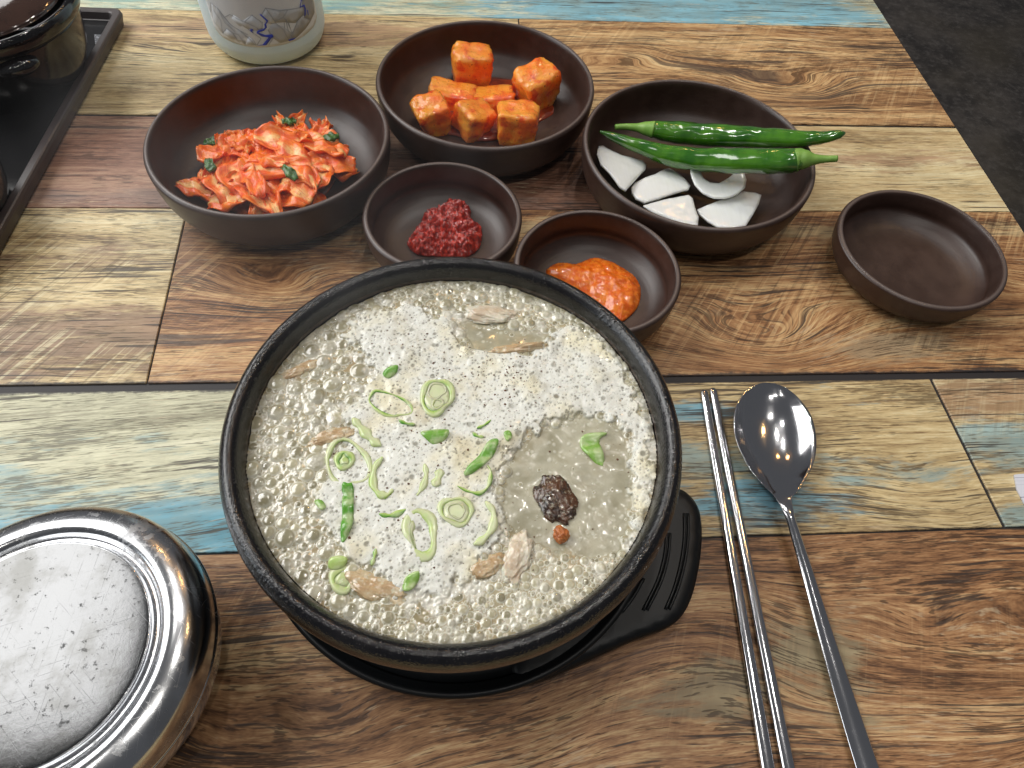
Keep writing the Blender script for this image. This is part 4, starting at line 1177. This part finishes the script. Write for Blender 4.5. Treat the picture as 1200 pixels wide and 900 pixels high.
# chopsticks
def chop(p0, pm, p1, w0, w1, label):
    z = .0014
    A_ = at(*p0, z); M_ = at(*pm, z); B_ = at(*p1, z)
    d = (B_-A_); L = np.linalg.norm(d); d /= L
    L2 = .245
    s = np.array([-d[1], d[0], 0])
    V_ = []; F_ = []; k = 16
    ts = [0, .0008, .002, .006, .06, .12, .18, L2-.006, L2-.002, L2]
    for i, t in enumerate(ts):
        q_ = t/L2
        bow = (M_-A_-d*np.dot(M_-A_, d))*math.sin(min(1, t/L)*math.pi)
        c_ = A_+d*t+bow
        w = w0+(w1-w0)*min(1, t/L); h = .0013+.0006*q_
        sc_ = {0: .55, 1: .85, 9: .6, 8: .9}.get(i, 1)
        for j in range(k):
            a = 2*math.pi*j/k
            ca, sa = math.cos(a), math.sin(a)
            ex = math.copysign(abs(ca)**.55, ca)*w/2*sc_; ez = math.copysign(abs(sa)**.7, sa)*h*sc_
            V_.append(tuple(c_+s*ex-A_*np.array([1, 1, 0])+np.array([0, 0, ez+h-z+.0001])))
    for i in range(len(ts)-1):
        for j in range(k):
            j2 = (j+1) % k; F_.append((i*k+j, i*k+j2, (i+1)*k+j2, (i+1)*k+j))
    F_.append(tuple(range(k))[::-1]); F_.append(tuple((len(ts)-1)*k+j for j in range(k)))
    me = bpy.data.meshes.new('chopstick'); me.from_pydata(V_, [], F_); me.update()
    bm = bmesh.new(); bm.from_mesh(me); bmesh.ops.recalc_face_normals(bm, faces=bm.faces); bm.to_mesh(me); bm.free()
    o = link('chopstick', me, STC, None, True, (A_[0], A_[1], 0))
    return tag(o, label, 'chopstick', 'pair of steel chopsticks')
chop((824.5, 457), (855, 640), (899, 900), .0044, .0060, 'left flat steel chopstick of the pair, nearer the stone pot')
chop((835, 455), (871, 640), (923, 900), .0044, .0060, 'right flat steel chopstick of the pair, nearer the spoon')

# ------------------------------------------------------------------ bottle
m = N('frosted_glass'); n = m.noise(m.coords(), 400, 3)
m.P(Base_Color=(.74, .89, 1.0, 1), Roughness=.45, Transmission_Weight=.03, IOR=1.3, Subsurface_Weight=.6, Subsurface_Radius=(.02, .022, .025), Specular_IOR_Level=.45)
FG = m.m
BC = (-.1545, .5565)
bt = empty('frosted_bottle', (BC[0], BC[1], 0), 'pale blue frosted glass bottle with a mountain drawing label behind the kimchi bowl', 'bottle')
RB = .0465
pr = spline([(0, .004), (.026, .003), (.033, .0005), (.037, .0010), (.0425, .0055), (.0458, .013), (RB, .022), (RB, .06), (RB, .13), (.038, .152), (.026, .185), (.0165, .215), (.0145, .25), (.0155, .262), (.0155, .270), (.0140, .272), (0, .272)], 5)
pr = [(max(0, a), b) for a, b in pr]; pr[0] = (0, pr[0][1]); pr[-1] = (0, pr[-1][1])
link('bottle_body', lathe('bottle_body', pr, 96), FG, bt)
m = N('blue_cap'); m.P(Base_Color=(.03, .12, .35, 1), Roughness=.35, Metallic=.6)
link('cap', lathe('cap', [(0, .290), (.015, .290), (.0172, .288), (.0174, .264), (.0160, .264), (.0160, .2735), (0, .2735)], 64), m.m, bt)
# label: a rounded panel wrapped round the glass facing the camera, drawn with mountains and a blue river
fang = math.atan2(-BC[1], -BC[0])   # towards the camera
def wrap(s, z, dr=0.0):
    """s metres along the girth from the label centre, z height"""
    a = fang+s/RB
    return ((RB+dr)*math.cos(a), (RB+dr)*math.sin(a), z)
def wrapped(name, poly, step, dr, mat, parent, thick=.00012):
    poly = np.asarray(poly, float)
    me = slab(name, poly, step, lambda P, d: 0*d+1, lambda P, d: 0*d)
    for v in me.vertices:
        p = wrap(v.co.x, v.co.y, dr+thick*v.co.z); v.co = p
    me.update()
    bm = bmesh.new(); bm.from_mesh(me); bmesh.ops.recalc_face_normals(bm, faces=bm.faces); bm.to_mesh(me); bm.free()
    return link(name, me, mat, parent, True)
def flatm(name, c, r_=.5):
    m = N(name); m.P(Base_Color=(*c, 1), Roughness=r_); return m.m
LB, LT = .0225, .125
HW = .046
m = N('label_paper'); n = m.noise(m.coords(), 60, 3)
m.P(Base_Color=m.mix(n, (.70, .73, .76), (.78, .80, .82)), Roughness=.45)
lab = wrapped('label', closed_spline([(-HW, LT), (-HW, LT-.004), (-HW, .06), (-HW, LB+.010), (-HW+.002, LB+.005), (-HW+.008, LB+.0015), (-.02, LB-.001), (0, LB-.0015), (.02, LB-.001), (HW-.008, LB+.0015), (HW-.002, LB+.005), (HW, LB+.010), (HW, .06), (HW, LT-.004), (HW, LT)], 2), .003, .00008, m.m, bt)
g1 = flatm('label_grey_light', (.60, .62, .64)); g2 = flatm('label_grey', (.47, .47, .46)); g3 = flatm('label_grey_warm', (.38, .36, .33)); ink = flatm('label_line', (.30, .32, .35)); riv = flatm('label_river_blue', (.008, .035, .50))
# mountains: each a facet of grey, laid one over the other from far to near
def lp(a, b):  # label crop pixels (crop 210..410 x 0..90 at 6x) to label coordinates
    return ((a-585)/415*HW*.98, LB-.001+(275-b)/272*.030)
MTS = [(g1, [(180, 150), (215, 20), (260, 30), (330, 130), (390, 160), (440, 215), (400, 262), (300, 240), (225, 215), (200, 180)]),
       (g1, [(350, 90), (375, 60), (425, 95), (500, 52), (560, 110), (540, 170), (450, 150), (390, 130)]),
       (g1, [(560, 60), (600, 12), (690, 45), (740, 52), (700, 95), (620, 130), (575, 110)]),
       (g2, [(600, 60), (690, 45), (745, 55), (800, 70), (870, 80), (860, 130), (780, 160), (700, 130), (640, 120)]),
       (g3, [(870, 60), (900, -20), (985, -20), (994, 60), (994, 130), (980, 170), (920, 200), (860, 150)]),
       (g2, [(580, 160), (620, 120), (680, 150), (740, 215), (700, 265), (640, 272), (600, 220)]),
       (g3, [(740, 215), (800, 150), (850, 140), (920, 200), (850, 228), (760, 258), (705, 265)]),
       (g1, [(240, 215), (290, 170), (330, 190), (350, 235), (300, 240)]),
       (g1, [(400, 262), (440, 200), (470, 230), (480, 270)])]
for i, (mt, P_) in enumerate(MTS):
    P2 = np.array([lp(a, b) for a, b in P_]); P2[:, 0] = np.clip(P2[:, 0], -HW*.97, HW*.97); P2[:, 1] = np.maximum(P2[:, 1], LB+.0004+np.clip((np.abs(P2[:, 0])-.030)*.5, 0, .006))
    wrapped('mountain_print', P2, .004, .00022+.00003*i, mt, lab, .00003)
LINES = [[(180, 90), (215, 15), (262, 35), (330, 130), (390, 165), (440, 190)], [(262, 35), (300, 90), (350, 60), (425, 95), (440, 100), (500, 52), (560, 110)], [(440, 100), (500, 130), (540, 170)], [(560, 60), (600, 12), (690, 45), (745, 55), (870, 80)],
         [(600, 12), (620, 60), (640, 110), (700, 95), (745, 55)], [(700, 95), (720, 120), (740, 215)], [(240, 215), (290, 170), (330, 190), (350, 235)], [(330, 190), (370, 195), (400, 262)], [(450, 150), (520, 215), (480, 270)], [(390, 165), (440, 215), (470, 265)],
         [(580, 160), (600, 220), (560, 270)], [(640, 120), (680, 170), (700, 240)], [(705, 265), (760, 200), (800, 150), (860, 130)], [(860, 150), (920, 195)], [(870, 60), (900, 0), (960, 60), (985, 20)], [(215, 60), (260, 120), (240, 215)],
         [(700, 130), (690, 190)], [(715, 125), (715, 200)], [(730, 140), (735, 190)], [(600, 190), (640, 240)], [(310, 130), (350, 180)], [(800, 180), (780, 230)], [(830, 170), (830, 215)], [(940, 60), (925, 130), (950, 170)], [(975, 60), (960, 120), (975, 160)], [(270, 60), (290, 130), (330, 160)]]
VL = []; FL = []
def strip(L_, w, dr):
    P_ = np.array([lp(a, b) for a, b in L_]); P_[:, 0] = np.clip(P_[:, 0], -HW*.97, HW*.97); P_[:, 1] = np.maximum(P_[:, 1], LB+.0004+np.clip((np.abs(P_[:, 0])-.030)*.5, 0, .006))
    # subdivide
    Q_ = [P_[0]]
    for a, b in zip(P_[:-1], P_[1:]):
        for k in range(1, 5): Q_.append(a+(b-a)*k/4)
    Q_ = np.array(Q_); T_ = np.gradient(Q_, axis=0); N_ = np.c_[-T_[:, 1], T_[:, 0]]; N_ /= np.linalg.norm(N_, axis=1)[:, None]+1e-9
    return Q_, N_, (np.asarray(w) if np.ndim(w) else np.full(len(Q_), w))
for L_ in LINES:
    Q_, N_, w = strip(L_, .00020, 0)
    b = len(VL)
    for q_, nn2, ww in zip(Q_, N_, w):
        VL.append(wrap(*(q_+nn2*ww), .00058)); VL.append(wrap(*(q_-nn2*ww), .00058))
    for i in range(len(Q_)-1): FL.append((b+2*i, b+2*i+1, b+2*i+3, b+2*i+2))
me = bpy.data.meshes.new('contour_print'); me.from_pydata(VL, [], FL); me.update()
link('contour_print', me, ink, lab, False)
for P_ in ([(550, 48), (562, 50), (598, 98), (578, 118), (578, 140), (555, 160), (512, 172), (555, 192), (600, 192), (608, 208), (585, 222), (545, 276), (475, 274), (520, 258), (540, 240), (572, 210), (530, 200), (500, 175), (512, 158), (550, 150), (566, 140), (565, 120), (585, 100)],
           [(465, 150), (480, 148), (486, 158), (472, 158), (482, 172), (470, 170), (462, 160)],
           [(865, 30), (878, 32), (864, 44), (848, 70), (885, 70), (892, 100), (880, 140), (862, 144), (878, 100), (876, 80), (838, 74)],
           [(900, 115), (908, 118), (906, 155), (900, 150)], [(700, 252), (760, 255), (740, 264), (704, 266)]):
    P2 = np.array([lp(a, b) for a, b in P_]); P2[:, 1] = np.maximum(P2[:, 1], LB+.0003)
    wrapped('river_print', P2, .003, .00064, riv, lab, .00003)

# ------------------------------------------------------------------ tray with two more pots, upper left
m = N('tray_plastic'); co = m.coords(); n = m.noise(co, 60, 4, .6)
m.P(Base_Color=m.mix(n, (.030, .022, .022), (.062, .048, .047)), Roughness=.38, Normal=m.bump(m.noise(co, 500, 3), .12, .0004))
TRY = m.m
m = N('tray_floor_gloss'); m.P(Base_Color=(.012, .012, .013, 1), Roughness=.16, Specular_IOR_Level=.5); TRF = m.m
tx1, ty1 = -.2815, .5850; tx0, ty0 = -.66, .12
tray = empty('serving_tray', ((tx0+tx1)/2, (ty0+ty1)/2, 0), 'dark brown rimmed tray cut off at the upper left corner', 'tray')
tc = ((tx0+tx1)/2, (ty0+ty1)/2); tray.rotation_euler[2] = math.radians(-2.1)
def rrect(x0, x1, y0, y1, r, k=6):
    out = []
    for cx_, cy_, a0 in ((x1-r, y1-r, 0), (x0+r, y1-r, 90), (x0+r, y0+r, 180), (x1-r, y0+r, 270)):
        for i in range(k+1):
            a = math.radians(a0+90*i/k); out.append((cx_+r*math.cos(a), cy_+r*math.sin(a)))
    return out
prof = [(.005, .0), (.002, .002), (.0, .0095), (.0006, .0115), (.0016, .012), (.0058, .012), (.0068, .0112), (.0082, .006), (.010, .0050)]
V_ = []; F_ = []
for (ins, z) in prof:
    for p in rrect(tx0+ins, tx1-ins, ty0+ins, ty1-ins, max(.002, .008-ins*.5)): V_.append((p[0]-tc[0], p[1]-tc[1], z))
k = len(V_)//len(prof)
for i in range(len(prof)-1):
    for j in range(k):
        j2 = (j+1) % k; F_.append((i*k+j, i*k+j2, (i+1)*k+j2, (i+1)*k+j))
me = bpy.data.meshes.new('tray_rim'); me.from_pydata(V_, [], F_); me.update()
link('tray_rim', me, TRY, tray, False)
link('tray_floor', box('tray_floor', tx0+.006-tc[0], tx1-.006-tc[0], ty0+.006-tc[1], ty1-.006-tc[1], .0008, .0056), TRF, tray, False)
# small printed sticker on the tray floor
m = N('sticker'); co = m.coords()
bars = m.voro(co, 700)[0]
m.P(Base_Color=m.mix(m.ss(bars, .3, .5), (.42, .45, .50), (.10, .11, .13)), Roughness=.5)
a = [at(px, py, .0058) for px, py in ((102, 35), (117, 35), (115, 47), (104, 46))]
me = bpy.data.meshes.new('sticker'); me.from_pydata([(p[0]-tc[0], p[1]-tc[1], zz) for zz in (.0057, .0059) for p in a], [], [(4, 5, 6, 7), (3, 2, 1, 0), (0, 1, 5, 4), (1, 2, 6, 5), (2, 3, 7, 6), (3, 0, 4, 7)]); me.update()
link('sticker', me, m.m, tray, False)
m2 = pot_material('wet_black_glaze', .02, .05, .08)
m3 = food_mat('dark_brown_lid_glaze', (.020, .011, .009), (.045, .024, .018), rough=.08, scale=30, sss=0, bumpd=.0002)
p = at(20, 0, .05)
pot2 = make_pot(-.333, .492, .0058, m2, 'glossy wet black pot standing on the tray in the upper left corner', (math.radians(-52), math.radians(128)), .72)
lidp = spline([(0, .022), (.010, .021), (.012, .014), (.018, .010), (.040, .006), (.055, .001), (.0575, -.001), (.056, -.0015), (.03, .003), (0, .005)], 4)
pr = [(max(0, a_), b_) for a_, b_ in lidp]; pr[0] = (0, pr[0][1]); pr[-1] = (0, pr[-1][1])
o = link('pot_lid', lathe('pot_lid', pr, 96), m3, pot2, True, (0, 0, .0585))
make_pot(-.322, .345, .0058, m2, 'small dark pot barely showing at the left picture edge, on the tray', (math.radians(-100),), .46)

# folded paper at the right edge
m = N('white_paper'); x, y, z = m.xyz(m.coords())
m.P(Base_Color=m.mix(m.ss(m.noise(m.vec(0.0, m.mul(y, 700), 0.0), 1, 1), .60, .66), (.70, .72, .80), (.35, .36, .44)), Roughness=.6)
pq = [at(*p, .0012) for p in ((1189, 556), (1260, 548), (1290, 640), (1201, 590), (1192, 573))]
pc_ = np.mean(pq, axis=0)[:2]
me = slab('paper_sleeve', np.array([p_[:2] for p_ in pq])-pc_, .006, lambda P, d: .0010+0*d, lambda P, d: .0002+0*d)
o = link('paper_sleeve', me, m.m, None, False, (pc_[0], pc_[1], 0)); tag(o, 'white paper wrapper corner poking in at the right picture edge', 'paper')

# ------------------------------------------------------------------ steam: a thin uneven veil over the pot and the left bowl
st_m = bpy.data.materials.new('steam'); st_m.use_nodes = True
T_ = st_m.node_tree; T_.nodes.clear()
so = T_.nodes.new('ShaderNodeOutputMaterial'); pv = T_.nodes.new('ShaderNodeVolumePrincipled')
tcn = T_.nodes.new('ShaderNodeTexCoord'); nz = T_.nodes.new('ShaderNodeTexNoise'); nz.inputs['Scale'].default_value = 1.6; nz.inputs['Detail'].default_value = 3; nz.inputs['Distortion'].default_value = .8
gr_ = T_.nodes.new('ShaderNodeVectorMath'); gr_.operation = 'LENGTH'
T_.links.new(tcn.outputs['Object'], nz.inputs['Vector']); T_.links.new(tcn.outputs['Object'], gr_.inputs[0])
m1 = T_.nodes.new('ShaderNodeMapRange'); m1.interpolation_type = 'SMOOTHSTEP'
for i_, v_ in ((1, .44), (2, .72), (3, 0), (4, 1)): m1.inputs[i_].default_value = v_
m2_ = T_.nodes.new('ShaderNodeMapRange'); m2_.interpolation_type = 'SMOOTHSTEP'
for i_, v_ in ((1, 1.0), (2, .35), (3, 0), (4, 1)): m2_.inputs[i_].default_value = v_
T_.links.new(nz.outputs[0], m1.inputs[0]); T_.links.new(gr_.outputs['Value'], m2_.inputs[0])
mm = T_.nodes.new('ShaderNodeMath'); mm.operation = 'MULTIPLY'; T_.links.new(m1.outputs[0], mm.inputs[0]); T_.links.new(m2_.outputs[0], mm.inputs[1])
mk = T_.nodes.new('ShaderNodeMath'); mk.operation = 'MULTIPLY'; T_.links.new(mm.outputs[0], mk.inputs[0]); mk.inputs[1].default_value = 1.8
T_.links.new(mk.outputs[0], pv.inputs['Density']); pv.inputs['Color'].default_value = (.95, .97, 1, 1); pv.inputs['Anisotropy'].default_value = .2
T_.links.new(pv.outputs[0], so.inputs['Volume'])
bm = bmesh.new(); bmesh.ops.create_icosphere(bm, subdivisions=3, radius=1)
me = bpy.data.meshes.new('steam'); bm.to_mesh(me); bm.free()
o = link('steam', me, st_m, None); o.location = (-.075, .225, .150); o.scale = (.125, .155, .062); o.rotation_euler[2] = .35
tag(o, 'thin veil of steam drifting from the boiling soup towards the kimchi bowl', 'steam', None, 'stuff')
sc.cycles.volume_step_rate = 3.0
sc.cycles.volume_max_steps = 48
